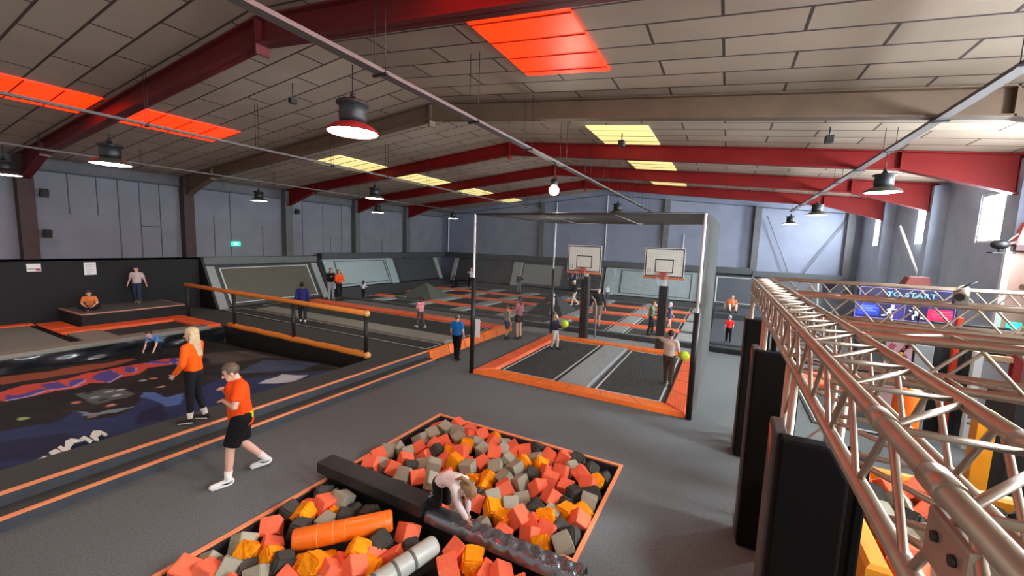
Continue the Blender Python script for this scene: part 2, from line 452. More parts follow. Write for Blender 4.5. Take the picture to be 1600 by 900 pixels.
for (x, y, z, lb) in ((-9.3, 6.3, 6.75, 'small black projector box under the beige rafter near the ridge'), (-2.2, 9.0, 5.82, 'small black camera under the beige rafter by the yellow roof light'), (1.4, 9.0, 5.6, 'small black camera under the beige rafter on the right')):
    t = thing('ceiling_camera', lb, 'camera', (x, y, z))
    m = MB(); m.box(-.06, .06, -.08, .08, -.07, .05); m.build('camera_body', BLACKM, t, bevel=.01)
    m = MB(); m.tube([(0, 0, .05), (0, 0, roofz(x) - z if y < 8 else .2)], .012, 6); m.build('mount', BLACKM, t)
# ================================================================ raised decks (structure)
def deck(nm, m, mats, label): return struct(m.build(nm, mats), label)
# platform beside the airbag with its step, airbag hole left open
AX0, AX1, AY0, AY1 = -15.6, -8.35, -2.5, 7.75
m = MB(); XE = -7.62
m.box(AX1, XE, -2.5, 9.27, 0, P); m.box(AX0, AX1, AY1, 9.27, 0, P)
m.cur = 1; m.box(XE, XE + .004, -2.5, 9.27, .17, P - .02)
deck('floor_platform', m, [CARPET_D, RISER], 'raised carpeted walkway beside the airbag')
m = MB(); m.box(XE, -7.30, -2.5, 9.2, 0, .165); m.cur = 1; m.box(-7.30, -7.296, -2.5, 9.2, 0, .15)
deck('floor_step', m, [CARPET_D, RISER], 'long carpeted step below the walkway')
for i, (x, z, y1) in enumerate(((XE, P, 9.27), (-7.30, .165, 9.2))):
    m = MB(); m.box(x - .035, x + .012, -2.5, y1, z - .025, z + .008)
    struct(m.build('trim_%d' % (40 + i), NOSING), 'orange nosing strip along the step edge')
# deck left of and behind the airbag
m = MB(); m.box(XL, AX0, -2.5, 9.27, 0, P - .03)
deck('floor_rear_deck', m, CARPET_D, 'dark deck between the airbag and the left wall')
# lanes block and main court slab
m = MB(); m.box(XL, XE - .02, 9.27, 15.55, 0, P - .04)
deck('floor_lanes', m, CARPET_D, 'raised base of the tumbling lanes')
m = MB(); m.box(XL, XE - .02, 15.55, YB, 0, .16); m.box(XE - .02, XR, 16.02, YB, 0, .16)
deck('floor_court', m, DARKPAD, 'raised dark base of the main trampoline court')

def pad(m, x0, x1, y0, y1, z0, z1, b=.03):
    """flat cushion with chamfered top edge"""
    m.add([(x0, y0, z0), (x1, y0, z0), (x1, y1, z0), (x0, y1, z0), (x0, y0, z1 - b), (x1, y0, z1 - b), (x1, y1, z1 - b), (x0, y1, z1 - b),
           (x0 + b, y0 + b, z1), (x1 - b, y0 + b, z1), (x1 - b, y1 - b, z1), (x0 + b, y1 - b, z1)],
          [(3, 2, 1, 0), (0, 1, 5, 4), (1, 2, 6, 5), (2, 3, 7, 6), (3, 0, 4, 7), (4, 5, 9, 8), (5, 6, 10, 9), (6, 7, 11, 10), (7, 4, 8, 11), (8, 9, 10, 11)])
    return m
def pad_thing(nm, x0, x1, y0, y1, z0, z1, mt, label, cat='pad', group=None, seams=0, ax=0):
    o = pad(MB(), x0, x1, y0, y1, z0, z1).build(nm, mt, loc=((x0 + x1) / 2, (y0 + y1) / 2, z0))
    tag(o, label, cat, group)
    if seams:
        for i in range(1, seams):
            s = MB()
            if ax == 0:
                x = x0 + (x1 - x0) * i / seams; s.box(x - .008, x + .008, y0 + .03, y1 - .03, z1 - .004, z1 + .003)
            else:
                y = y0 + (y1 - y0) * i / seams; s.box(x0 + .03, x1 - .03, y - .008, y + .008, z1 - .004, z1 + .003)
            s.build('seam', mat('pad_seam', (150, 62, 24), .7), o, True)
    return o
def bed(x0, x1, y0, y1, z, label, line=True, mt=BED, group=None, w=.03, cat='trampoline'):
    t = thing('trampoline', label, cat, ((x0 + x1) / 2, (y0 + y1) / 2, z), 0, group)
    m = MB(); m.box(x0, x1, y0, y1, z, z + .018); m.build('jump_bed', mt, t, True)
    if line:
        e = .06; m = MB(); zz = z + .018
        m.box(x0 + e, x1 - e, y0 + e, y0 + e + w, zz, zz + .006); m.box(x0 + e, x1 - e, y1 - e - w, y1 - e, zz, zz + .006)
        m.box(x0 + e, x0 + e + w, y0 + e + w, y1 - e - w, zz, zz + .006); m.box(x1 - e - w, x1 - e, y0 + e + w, y1 - e - w, zz, zz + .006)
        m.build('edge_webbing', WHITE, t, True)
    return t

# ---------------------------------------------------------------- tumbling lanes
bed(-19.0, -7.75, 9.36, 10.24, P - .035, 'long tumbling lane trampoline nearest the orange rail')
pad_thing('lane_pad', -18.0, -7.78, 10.26, 11.06, P - .04, P + .05, WARMPAD, 'long warm grey pad between the two tumbling lanes')
bed(-19.1, -7.75, 11.08, 13.12, P - .035, 'wide tumbling lane trampoline beside the orange strip, under the pink girl')
pad_thing('lane_pad', -18.6, -7.63, 13.16, 13.76, P - .04, P + .06, ORANGE, 'long orange strip pad along the far side of the tumbling lanes', seams=7)
m = MB()
m.add([(XE - .02, 9.3, P + .01), (XE + .02, 9.3, P - .02), (-7.52, 9.3, .04), (XE - .02, 9.3, .04), (XE - .02, 14.45, P + .01), (XE + .02, 14.45, P - .02), (-7.52, 14.45, .04), (XE - .02, 14.45, .04)],
      [(0, 1, 2, 3), (7, 6, 5, 4), (0, 4, 5, 1), (1, 5, 6, 2), (2, 6, 7, 3), (3, 7, 4, 0)])
o = tag(m.build('lane_end_pad', ORANGE2, loc=(XE, 11.9, 0)), 'bright orange pad on the end face of the tumbling lanes, behind the blue boy', 'pad')
for y in (10.2, 11.1, 12.3, 13.2):
    s = MB(); s.hexa([(XE + .02, y, P - .02), (-7.515, y, .05), (-7.515, y + .012, .05), (XE + .02, y + .012, P - .02), (XE + .03, y, P - .02), (-7.505, y, .05), (-7.505, y + .012, .05), (XE + .03, y + .012, P - .02)])
    s.build('seam', mat('pad_seam', (150, 62, 24), .7), o, True)
pad_thing('lane_pad', -17.5, -7.66, 13.8, 15.05, P - .05, P - .02, mat('walkway_grey_pad', (104, 104, 106), .8), 'flat grey walkway pad between the orange strip and the main court')
pad_thing('court_kerb', -18.6, -7.66, 15.1, 15.56, .12, P + .03, DARKPAD, 'dark padded kerb along the left front of the main court', 'kerb')
pad_thing('court_kerb', XE, -.42, 15.86, 16.06, 0, .21, DARKPAD, 'dark padded kerb behind the basketball posts', 'kerb')
pad_thing('court_kerb', -.38, 1.9, 15.86, 16.06, 0, .2, mat('fuzzy_black_kerb', (40, 41, 43), .9, bump=.6, bscale=40), 'rough black kerb in front of the child in red', 'kerb')

# ---------------------------------------------------------------- main court grid of trampolines
GX = [-17.45, -14.8, -12.05, -9.4, -6.75, -4.1, -1.5]       # left edges of the grey strips (0.7 wide)
GY = [(15.62, 17.55), (18.25, 20.4), (21.1, 23.2), (23.9, 25.75)]
OY = [(17.6, 18.2), (20.45, 21.05), (23.25, 23.85)]
zc = .165
colx = [(-18.75, -17.5)] + [(GX[i] + .72, GX[i + 1] - .04) for i in range(6)]
rown = ['front row', 'second row', 'third row', 'back row']
coln = ['first from the left', 'second from the left', 'third from the left', 'fourth from the left', 'fifth from the left', 'sixth from the left', 'seventh from the left']
for r, (y0, y1) in enumerate(GY):
    for c_, (x0, x1) in enumerate(colx):
        yy = y0 if (r or x1 < XE) else 16.1
        if (r, c_) in ((1, 1), (1, 4)): continue          # pyramids stand here
        bed(x0, x1, yy, y1, zc, 'dark court trampoline in the %s, %s' % (rown[r], coln[c_]), group='main court trampolines', w=.025)
pad_seg = [(-18.75, -17.5), (-17.45, -14.85), (-14.8, -12.1), (-12.05, -9.45), (-9.4, -6.8), (-6.75, -4.15), (-4.1, -1.55)]
for r, (y0, y1) in enumerate(OY):
    for c_, (x0, x1) in enumerate(pad_seg):
        if (r, c_) in ((0, 4), (1, 4), (0, 1)): continue
        x1b = x1 if r else (x1 if c_ < 6 else -1.55)
        pad_thing('court_pad', x0, x1b + .04, y0, y1, zc, zc + .07, ORANGE, 'orange court pad in the %s orange line, %s' % (['front', 'middle', 'rear'][r], coln[c_]), group='orange court pads')
for c_, x in enumerate(GX):
    for r, (y0, y1) in enumerate(GY):
        yy = y0 if (r or x < -9) else 16.1
        pad_thing('court_strip', x, x + .68, yy, y1, zc, zc + .06, GREYPAD, 'pale grey court strip in the %s, %s' % (rown[r], coln[c_]), group='grey court strips')
# pyramids
def pyramid(x0, x1, y0, y1, h, mt, label, fl=0.0):
    cx, cy = (x0 + x1) / 2, (y0 + y1) / 2
    m = MB(); a = fl
    m.add([(x0, y0, .17), (x1, y0, .17), (x1, y1, .17), (x0, y1, .17), (cx - a, cy - a, h), (cx + a, cy - a, h), (cx + a, cy + a, h), (cx - a, cy + a, h)],
          [(3, 2, 1, 0), (0, 1, 5, 4), (1, 2, 6, 5), (2, 3, 7, 6), (3, 0, 4, 7), (4, 5, 6, 7)])
    return tag(m.build('pyramid', mt, loc=(cx, cy, .17)), label, 'pyramid')
pyramid(-17.4, -14.85, 18.3, 20.4, 1.02, mat('dark_green_grey_vinyl', (82, 86, 80), .6), 'large dark grey padded pyramid on the left of the court', .03)
pyramid(-8.65, -6.8, 18.25, 20.4, .95, mat('black_pyramid_vinyl', (52, 53, 54), .6), 'near-black padded pyramid behind the left basketball post', .25)
# mats right of the court
m = pad_thing('landing_mat', -.38, 1.9, 16.4, 22.4, .16, .24, mat('blue_black_mat', (56, 60, 66), .7), 'large blue-black mat in front of the child in red')
pad_thing('landing_mat', -.38, 3.6, 22.6, 25.7, .16, .5, mat('blue_black_mat', (56, 60, 66), .7), 'raised dark mat where the person in orange sits', 'mat')
bed(3.7, 5.4, 16.3, 25.4, .165, 'trampoline lane on the far right beside the truss course')
pad_thing('court_pad', 2.05, 3.5, 13.4, 14.6, 0, .12, ORANGE, 'orange floor pad seen beneath the truss course')
bed(1.9, 3.4, 10.4, 12.9, .01, 'low trampoline seen through the near truss', w=.06)

# ---------------------------------------------------------------- sloped pads and slanted wall trampolines
def slant(p0, p1, t0, t1, d):
    """slab whose face runs from base edge p0-p1 up to top edge t0-t1, thickness vector d"""
    d = Vector(d)
    return [tuple(Vector(q) + d * 0) for q in (p0, p1, t1, t0)], d
def slant_panel(nm, p0, p1, t0, t1, d, mt, label, cat, frame=None, leg=None, legs=(1, 1), group=None, inset=.14, web=WHITE, legw=.09):
    base = (Vector(p0) + Vector(p1)) / 2
    t = thing(nm, label, cat, base, 0, group)
    dv = Vector(d)
    P0, P1, T0, T1 = map(Vector, (p0, p1, t0, t1))
    def q(u, v): return (P0 * (1 - u) + P1 * u) * (1 - v) + (T0 * (1 - u) + T1 * u) * v
    m = MB(); m.prism([q(0, 0), q(1, 0), q(1, 1), q(0, 1)], dv * .6); m.build('backing_panel', DARKPAD if mt is not BLUEPAD else BLUEPAD, t, True)
    off = -dv.normalized() * .02
    iu = inset; iv = .07
    m = MB(); m.prism([q(iu, iv) + off, q(1 - iu, iv) + off, q(1 - iu, 1 - iv) + off, q(iu, 1 - iv) + off], dv * .1)
    m.build('jump_bed' if mt is not BLUEPAD else 'panel_cushion', mt, t, True)
    off2 = off * 1.5; w = .012; wv = .022
    if web:
        m = MB()
        a, b, c_, e = iu, 1 - iu, iv, 1 - iv
        for (u0, v0, u1, v1) in ((a, c_, b, c_ + wv), (a, e - wv, b, e), (a, c_, a + w, e), (b - w, c_, b, e)):
            m.prism([q(u0, v0) + off2, q(u1, v0) + off2, q(u1, v1) + off2, q(u0, v1) + off2], dv * .05)
        m.build('edge_webbing', web, t, True)
    for k_, on in enumerate(legs):
        if not on: continue
        u0, u1 = (0, legw) if k_ == 0 else (1 - legw, 1)
        m = MB(); o3 = -dv.normalized() * .10
        m.prism([q(u0, -.04) + o3, q(u1, -.04) + o3, q(u1, .97) + o3, q(u0, .97) + o3], dv * .5)
        m.build('side_pad', GREYPAD if leg is None else leg, t, True, bevel=.01)
    return t
LG = 'slanted wall trampolines'
DV = (-.18, 0, -.05)
slant_panel('wall_trampoline', (-19.4, 9.45, P), (-19.4, 14.95, P), (-20.45, 9.45, 2.14), (-20.45, 14.95, 2.18), DV, BED_O, 'slanted wall trampoline with white border, behind the orange rail', 'trampoline', inset=.1, legw=.065)
slant_panel('wall_trampoline', (-19.75, 15.35, .72), (-19.75, 20.8, .72), (-20.45, 15.35, 2.3), (-20.45, 20.8, 2.3), DV, BLUEPAD, 'slanted pale grey wall panel behind the two standing women', 'trampoline', inset=.14, web=SEAM, leg=BLUEPAD, legw=.12)
slant_panel('wall_trampoline', (-19.75, 20.9, .72), (-19.75, 25.6, .72), (-20.45, 20.9, 2.3), (-20.45, 25.6, 2.3), DV, DARKPAD, 'slanted dark wall trampoline above the grey pyramid', 'trampoline', inset=.04, legs=(0, 1), web=SEAM, legw=.08)
DB = (0, .18, -.05)
yb0, yb1 = 26.15, 26.75
slant_panel('wall_trampoline', (-19.3, yb0, .6), (-13.95, yb0, .6), (-19.3, yb1, 2.3), (-13.95, yb1, 2.3), DB, DARKPAD, 'slanted dark trampoline on the gable wall, left of the cage', 'trampoline', inset=.1, web=SEAM, legs=(1, 0), legw=.07)
slant_panel('wall_trampoline', (-13.9, yb0, .6), (-9.2, yb0, .6), (-13.9, yb1, 2.28), (-9.2, yb1, 2.28), DB, mat('mid_grey_vinyl', (130, 132, 132), .5), 'slanted mid grey wall panel seen through the cage, left of the backboards', 'trampoline', inset=.17, web=SEAM, legs=(1, 0), legw=.16)
slant_panel('wall_trampoline', (-9.1, yb0, .6), (-7.1, yb0, .6), (-9.1, yb1, 2.26), (-7.1, yb1, 2.26), DB, mat('dark_wall_bed', (52, 53, 54), .6), 'narrow slanted dark trampoline behind the left backboard', 'trampoline', inset=.06, legs=(0, 0))
slant_panel('wall_trampoline', (-7.0, yb0, .55), (-.75, yb0, .55), (-7.0, yb1, 2.24), (-.75, yb1, 2.24), DB, BLUEPAD, 'slanted pale wall panel behind the right backboard', 'trampoline', inset=.16, web=SEAM, legs=(1, 1), leg=BLUEPAD, legw=.1)
slant_panel('wall_trampoline', (-.6, yb0, .5), (4.6, yb0, .5), (-.6, yb1, 2.2), (4.6, yb1, 2.2), DB, mat('slate_wall_bed', (66, 72, 80), .6), 'slanted slate wall trampoline right of the cage, behind the sitter in orange', 'trampoline', inset=.03, legs=(0, 0))
# dark ramps below the panels, top box beams
m = MB()
m.hexa([(-18.85, 15.6, .16), (-18.85, 25.8, .16), (-20.6, 25.8, .16), (-20.6, 15.6, .16), (-19.6, 15.6, .66), (-19.6, 25.8, .66), (-20.6, 25.8, .66), (-20.6, 15.6, .66)])
tag(m.build('wall_ramp', DARKPAD, loc=(-19.8, 20, .16)), 'dark sloping pad below the wall panels along the left side', 'pad')
m = MB()
m.hexa([(-19.0, 25.8, .16), (4.6, 25.8, .16), (4.6, 26.4, .16), (-19.0, 26.4, .16), (-19.0, 26.12, .52), (4.6, 26.12, .46), (4.6, 26.4, .46), (-19.0, 26.4, .52)])
tag(m.build('wall_ramp', DARKPAD, loc=(-7, 26, .16)), 'dark sloping pad below the wall panels along the gable', 'pad')
BEAMG = mat('olive_grey_box_pad', (96, 100, 98), .6, noise=.08, nscale=3)
for (x0, x1, y0, y1, z0, z1, mt, lb) in ((-20.75, -20.3, 9.4, 14.95, 2.2, 2.52, BEAMG, 'grey padded box beam over the near wall trampoline'),
                                     (-20.75, -20.3, 15.3, 26.6, 2.34, 2.68, DARKPAD, 'dark padded beam along the top of the far left wall panels'),
                                     (-20.2, -9.0, 26.6, 27.0, 2.34, 2.72, DARKPAD, 'dark padded beam along the gable wall, left part'),
                                     (-8.95, 1.3, 26.6, 27.0, 2.3, 2.66, mat('slate_pad', (72, 76, 80), .6), 'slate padded beam along the gable wall behind the backboards'),
                                     (1.35, 5.4, 26.6, 27.0, 2.2, 2.52, mat('slate_pad', (72, 76, 80), .6), 'slate padded beam along the gable wall below the diagonal braces')):
    m = MB(); pad(m, x0, x1, y0, y1, z0, z1)
    tag(m.build('wall_beam_pad', mt, loc=((x0 + x1) / 2, (y0 + y1) / 2, z0)), lb, 'pad')
m = MB(); m.prism([(-19.3, 15.0, P), (-19.55, 15.0, P), (-20.75, 15.0, 2.55), (-20.55, 15.0, 2.55)], (0, .3, 0))
tag(m.build('divider_pad', BLACKPAD, loc=(-19.6, 15.1, P)), 'black slanted divider pad between the first two wall panels', 'pad')
m = MB(); m.prism([(-19.25, 9.42, P), (-20.9, 9.42, P), (-20.9, 9.42, 2.5), (-20.4, 9.42, 2.5)], (0, -.10, 0))
tag(m.build('divider_pad', BLACKPAD, loc=(-19.6, 9.4, P)), 'black triangular side pad at the near end of the first wall trampoline', 'pad')
# ================================================================ basketball court with cage
CX0, CX1, CY0, CY1 = -5.97, -.5, 9.12, 14.75
def court_pad(poly, label, mt, seam_ax, n):
    t = thing('court_edge_pad', label, 'pad', (sum(p[0] for p in poly) / 4, sum(p[1] for p in poly) / 4, 0), 0, 'basketball court edge pads')
    m = MB()
    c = Vector((sum(p[0] for p in poly) / 4, sum(p[1] for p in poly) / 4, 0))
    b = [Vector((p[0], p[1], 0.0)) for p in poly]; tp = []
    for p in b:
        v = Vector((p.x, p.y, .1)); d = (c - p); tp.append(v + Vector((max(-.04, min(.04, d.x)), max(-.04, min(.04, d.y)), 0)))
    m.hexa([tuple(p) for p in b] + [tuple(p) for p in tp]); m.build('cushion', mt, t, True, bevel=.015)
    for i in range(1, n):
        s = MB(); u = i / n
        a = tp[0].lerp(tp[1], u) if seam_ax == 0 else tp[1].lerp(tp[2], u)
        e = tp[3].lerp(tp[2], u) if seam_ax == 0 else tp[0].lerp(tp[3], u)
        s.tube([a, e], .006, 5)
        s.build('seam', mat('pad_seam', (150, 62, 24), .7), t, True)
court_pad([(CX0, CY0, 0), (CX1, CY0, 0), (CX1 - .5, CY0 + .5, 0), (CX0 + .5, CY0 + .5, 0)], 'bright orange edge pad along the near side of the basketball court', ORANGE2, 0, 6)
court_pad([(CX0, CY0, 0), (CX0 + .5, CY0 + .5, 0), (CX0 + .5, CY1 - .45, 0), (CX0, CY1, 0)], 'orange edge pad along the left side of the basketball court', ORANGE, 1, 5)
court_pad([(CX1 - .5, CY0 + .5, 0), (CX1, CY0, 0), (CX1, CY1, 0), (CX1 - .5, CY1 - .45, 0)], 'orange edge pad along the right side of the basketball court', ORANGE, 1, 5)
court_pad([(CX0 + .5, CY1 - .45, 0), (CX1 - .5, CY1 - .45, 0), (CX1, CY1, 0), (CX0, CY1, 0)], 'thin orange edge pad below the two basketball posts', ORANGE2, 0, 5)
bed(-5.42, -3.72, 9.68, 14.26, .012, 'left basketball trampoline bed with white border', w=.045)
bed(-2.74, -1.04, 9.68, 14.26, .012, 'right basketball trampoline bed with white border', w=.045)
pad_thing('centre_pad', -3.66, -2.84, 9.66, 14.28, 0, .085, GREYPAD, 'pale grey centre pad between the two basketball beds')
pad_thing('walkway_mat', -7.5, -.4, 14.8, 15.82, 0, .02, mat('walkway_mat_grey', (126, 128, 130), .9, noise=.08, nscale=10), 'grey walkway mat behind the basketball court', 'mat')

cg = thing('net_cage', 'tall netted cage around the basketball court on slim posts', 'cage', (CX0, CY0, 0))
ZF, ZB_ = 4.34, 4.46
posts = [(CX0 - .02, CY0 + .03, ZF), (CX1 + .05, CY0 + .03, ZF), (-6.1, 15.1, ZB_), (-.4, 15.1, ZB_)]
for (x, y, z) in posts:
    m = MB(); m.tube([(x, y, 0), (x, y, z)], .03, 10); o = m.build('post', WHITEP, cg, True)
    m = MB(); zt = 2.65 if x < -3 else 2.3
    m.tube([(x, y, .0), (x, y, zt)], .062 if y < 12 else .055, 12); m.build('post_pad', BLACKPAD, o, False) if False else m.build('post_pad', BLACKPAD, cg, True)
for a, b in ((0, 1), (2, 3), (0, 2), (1, 3)):
    m = MB(); m.tube([posts[a], posts[b]], .022, 8); m.build('top_rail', BLACKM if (a, b) == (0, 1) else STEEL, cg, True)
NET = mat('net_cord', (120, 122, 120), .9)
NETD = mat('net_cord_dark', (96, 98, 98), .9)
def net(a, b, c_, d_, sag, nu, nv, r, mt, parent, nm='netting'):
    """net of square cords on the bilinear patch a-b-c-d, sagging along Z"""
    a, b, c_, d_ = map(Vector, (a, b, c_, d_)); m = MB()
    def q(u, v):
        p = (a * (1 - u) + b * u) * (1 - v) + (d_ * (1 - u) + c_ * u) * v
        p.z -= sag * 4 * u * (1 - u) * 4 * v * (1 - v) * (.75 + .25 * math.sin(7 * u + 3 * v)); return p
    def cord(pts): m.tube(pts, r, 3, cap=False, smooth=False)
    k = 8 if sag > 0 else 1
    for i in range(nu + 1):
        u = i / nu; cord([q(u, j / k) for j in range(k + 1)])
    for j in range(nv + 1):
        v = j / nv; cord([q(i / k, v) for i in range(k + 1)])
    return m.build(nm, mt, parent, True)
z0 = .05
F0, F1, B0, B1 = posts
net((F0[0], F0[1], z0), (F1[0], F1[1], z0), (F1[0], F1[1], ZF), (F0[0], F0[1], ZF), 0, 100, 80, .0011, NET, cg)
net((F0[0], F0[1], z0), (B0[0], B0[1], z0), (B0[0], B0[1], ZB_), (F0[0], F0[1], ZF), 0, 110, 80, .0016, NETD, cg)
net((F1[0] + .05, F1[1], z0), (B1[0], B1[1], z0), (B1[0], B1[1], ZB_), (F1[0] + .05, F1[1], ZF), 0, 110, 80, .0034, NET, cg)
net((F1[0] + .12, F1[1] + .4, z0), (B1[0] + .1, B1[1], z0), (B1[0] + .1, B1[1], ZB_), (F1[0] + .12, F1[1] + .4, ZF), 0, 100, 80, .0034, NET, cg)
net((B0[0], B0[1], 2.0), (B1[0], B1[1], 2.0), (B1[0], B1[1], ZB_), (B0[0], B0[1], ZB_), 0, 100, 48, .0014, NETD, cg)
net((F0[0], F0[1], ZF), (F1[0], F1[1], ZF), (B1[0], B1[1], ZB_), (B0[0], B0[1], ZB_), .14, 100, 100, .003, NETD, cg)
# cross seams of the cage roof
m = MB()
for u in (.33, .66):
    p = Vector(F0).lerp(Vector(F1), u); q_ = Vector(B0).lerp(Vector(B1), u)
    m.tube([p, p.lerp(q_, .5) - Vector((0, 0, .12)), q_], .008, 5)
m.build('net_rope', WHITEP, cg, True)
o = MB()
zz = [(0, 0)]
m = MB(); pts = []
for i in range(9): pts.append((0.17 + (.018 if i % 2 else -.018), .58 * i / 8))
poly = [(-.0, 0, 0)] + [(0, 0, 0)]
poly = [(CX0 + .06 + .02 * (i % 2), CY0 + .02, 1.02 + .05 * i) for i in range(11)] + [(CX0 + .21 + .02 * (i % 2), CY0 + .02, 1.02 + .05 * i) for i in range(10, -1, -1)]
m.prism(poly, (0, .012, 0))
tag(m.build('paper_notice', mat('white_paper', (238, 238, 236), .7), loc=(CX0 + .12, CY0, 1.0)), 'white jagged-edged notice hanging on the near left cage post', 'notice')

# ---------------------------------------------------------------- hoops
BOARD = mat('backboard_white', (232, 230, 218), .35, noise=.03, nscale=14)
RIM = mat('rim_orange', (212, 78, 44), .45)
def hoop(x, y, label, zpad):
    t = thing('basketball_hoop', label, 'basketball hoop', (x, y, 0), 0, 'basketball hoops')
    m = MB(); m.box(-.06, .06, -.02, .1, 0, 2.66); m.build('pole', WHITEP, t)
    m = MB(); m.box(-.145, .145, -.14, .17, 0, zpad); m.build('pole_pad', BLACKPAD, t, bevel=.03)
    m = MB(); m.box(-.05, .05, -.28, .02, 2.62, 2.72); m.box(-.05, .05, -.3, -.24, 2.6, 3.2); m.build('bracket_arm', RIM, t)
    yb = -.36
    bd = MB(); bd.box(-.65, .65, yb, yb + .03, 2.62, 3.62); bo = bd.build('backboard', BOARD, t, bevel=.006)
    m = MB(); f = yb - .003
    def ring(x0, x1, z0_, z1_, w): 
        m.box(x0, x1, f, yb, z0_, z0_ + w); m.box(x0, x1, f, yb, z1_ - w, z1_); m.box(x0, x0 + w, f, yb, z0_ + w, z1_ - w); m.box(x1 - w, x1, f, yb, z0_ + w, z1_ - w)
    ring(-.625, .625, 2.645, 3.595, .035); ring(-.30, .30, 2.78, 3.24, .032)
    m.build('target_marking', BLACKM, bo)
    m = MB()
    def arc(r, a0, a1, th):
        n = 10
        for i in range(n):
            b0 = a0 + (a1 - a0) * i / n; b1 = a0 + (a1 - a0) * (i + 1) / n
            pts = [(-.48 + rr * math.cos(a), f, 2.83 + rr * math.sin(a)) for rr, a in ((r, b0), (r, b1), (r + th, b1), (r + th, b0))]
            m.add(pts + [(p[0], yb, p[2]) for p in pts], [(0, 1, 2, 3), (7, 6, 5, 4)])
    arc(.05, .3, PI - .3, .012); arc(.05, PI + .3, 2 * PI - .3, .012); m.box(-.535, -.425, f, yb, 2.825, 2.835)
    m.build('maker_mark', mat('mark_grey', (96, 96, 96), .6), bo)
    m = MB(); m.box(-.66, .66, yb - .02, yb + .05, 2.56, 2.64); m.build('lower_edge_pad', mat('backboard_orange_pad', (226, 128, 86), .5), t, bevel=.01)
    m = MB(); zr = 2.74
    pts = [(.225 * math.cos(a), yb - .34 + .225 * math.sin(a), zr) for a in [2 * PI * i / 24 for i in range(25)]]
    m.tube(pts, .012, 6, cap=False); rm = m.build('rim', RIM, t)
    m = MB(); m.box(-.1, .1, yb - .14, yb, zr - .12, zr + .05); m.box(-.06, .06, yb - .1, yb - .01, zr - .2, zr - .1); m.build('rim_mount', mat('rim_mount_red', (180, 70, 40), .5), rm)
    m = MB()
    for k_ in range(12):
        a = 2 * PI * k_ / 12; b = a + PI / 12; c_ = a - PI / 12
        for e in (b, c_):
            m.tube([(.22 * math.cos(a), yb - .34 + .22 * math.sin(a), zr), (.15 * math.cos(e), yb - .34 + .15 * math.sin(e), zr - .2), (.11 * math.cos(a), yb - .34 + .11 * math.sin(a), zr - .36)], .0016, 4)
    m.build('hoop_net', WHITEP, rm)
hoop(-4.70, 15.0, 'left basketball hoop with white backboard on a black padded post', 2.44)
hoop(-1.87, 14.98, 'right basketball hoop with white backboard on a black padded post', 2.3)
m = MB(); m.tube([(-4.35, 15.4, .02), (-4.35, 15.4, 1.2), (-4.42, 15.4, 1.5), (-4.55, 15.4, 1.62)], .035, 8)
tag(m.build('padded_arch', GREYPAD, loc=(-4.4, 15.4, .02)), 'grey padded bent tube right behind the left basketball post', 'tube')
# ================================================================ landing airbag, rail, box and wall pads on the left
m = MB(); NX, NY = 220, 300
ax0, ax1, ay0, ay1 = AX0 + .02, AX1 + .0, -2.45, 7.72
def az(u, v):
    # billowing top sheet: high against the walkway, low at the far pit wall
    x = ax0 + (ax1 - ax0) * u; y = ay0 + (ay1 - ay0) * v
    edge = min(1, (1 - v) / .12)
    z = -.06 + .31 * u * (0.55 + .45 * math.sin(PI * min(1, edge) / 2))
    z += .03 * math.sin(1.7 * y + .6 * x) * math.sin(PI * u) + .014 * math.sin(4.1 * y + 2.3 * x) * math.sin(PI * u) + .008 * math.sin(9 * y - 5 * x) * u * (1 - u) * 3
    if u > .93: z = z * (1 - (u - .93) / .07) + (.29) * ((u - .93) / .07)
    if v > .9: z -= .22 * ((v - .9) / .1) ** 2
    return min(z, .32)
vs = []; cols = []
def inpoly(x, y, poly):
    c = False; j = len(poly) - 1
    for i in range(len(poly)):
        xi, yi = poly[i]; xj, yj = poly[j]
        if (yi > y) != (yj > y) and x < (xj - xi) * (y - yi) / (yj - yi) + xi: c = not c
        j = i
    return c
PUR = [[(-12.69, 2.2), (-13.12, 2.33), (-12.94, 2.45), (-13.08, 2.81), (-12.81, 2.81), (-12.69, 2.49)], [(-13.46, 2.9), (-13.37, 3.16), (-12.85, 3.16), (-12.89, 2.84)], [(-13.03, 3.18), (-13.34, 3.34), (-13.32, 3.59), (-13.06, 3.47), (-12.85, 3.21)],
       [(-13.33, 3.68), (-13.62, 3.95), (-13.66, 4.18), (-13.03, 4.11), (-12.69, 3.69)], [(-13.27, 4.25), (-13.71, 4.48), (-13.34, 4.53), (-12.92, 4.31)], [(-13.55, 4.79), (-13.66, 5.0), (-13.19, 5.18), (-13.02, 5.09)], [(-13.19, 5.18), (-13.54, 5.39), (-13.4, 5.48), (-12.85, 5.27), (-12.79, 5.11)]]
PUR = [[(sum(q[0] for q in p) / len(p) + (a - sum(q[0] for q in p) / len(p)) * 1.45, b) for a, b in p] for p in PUR]
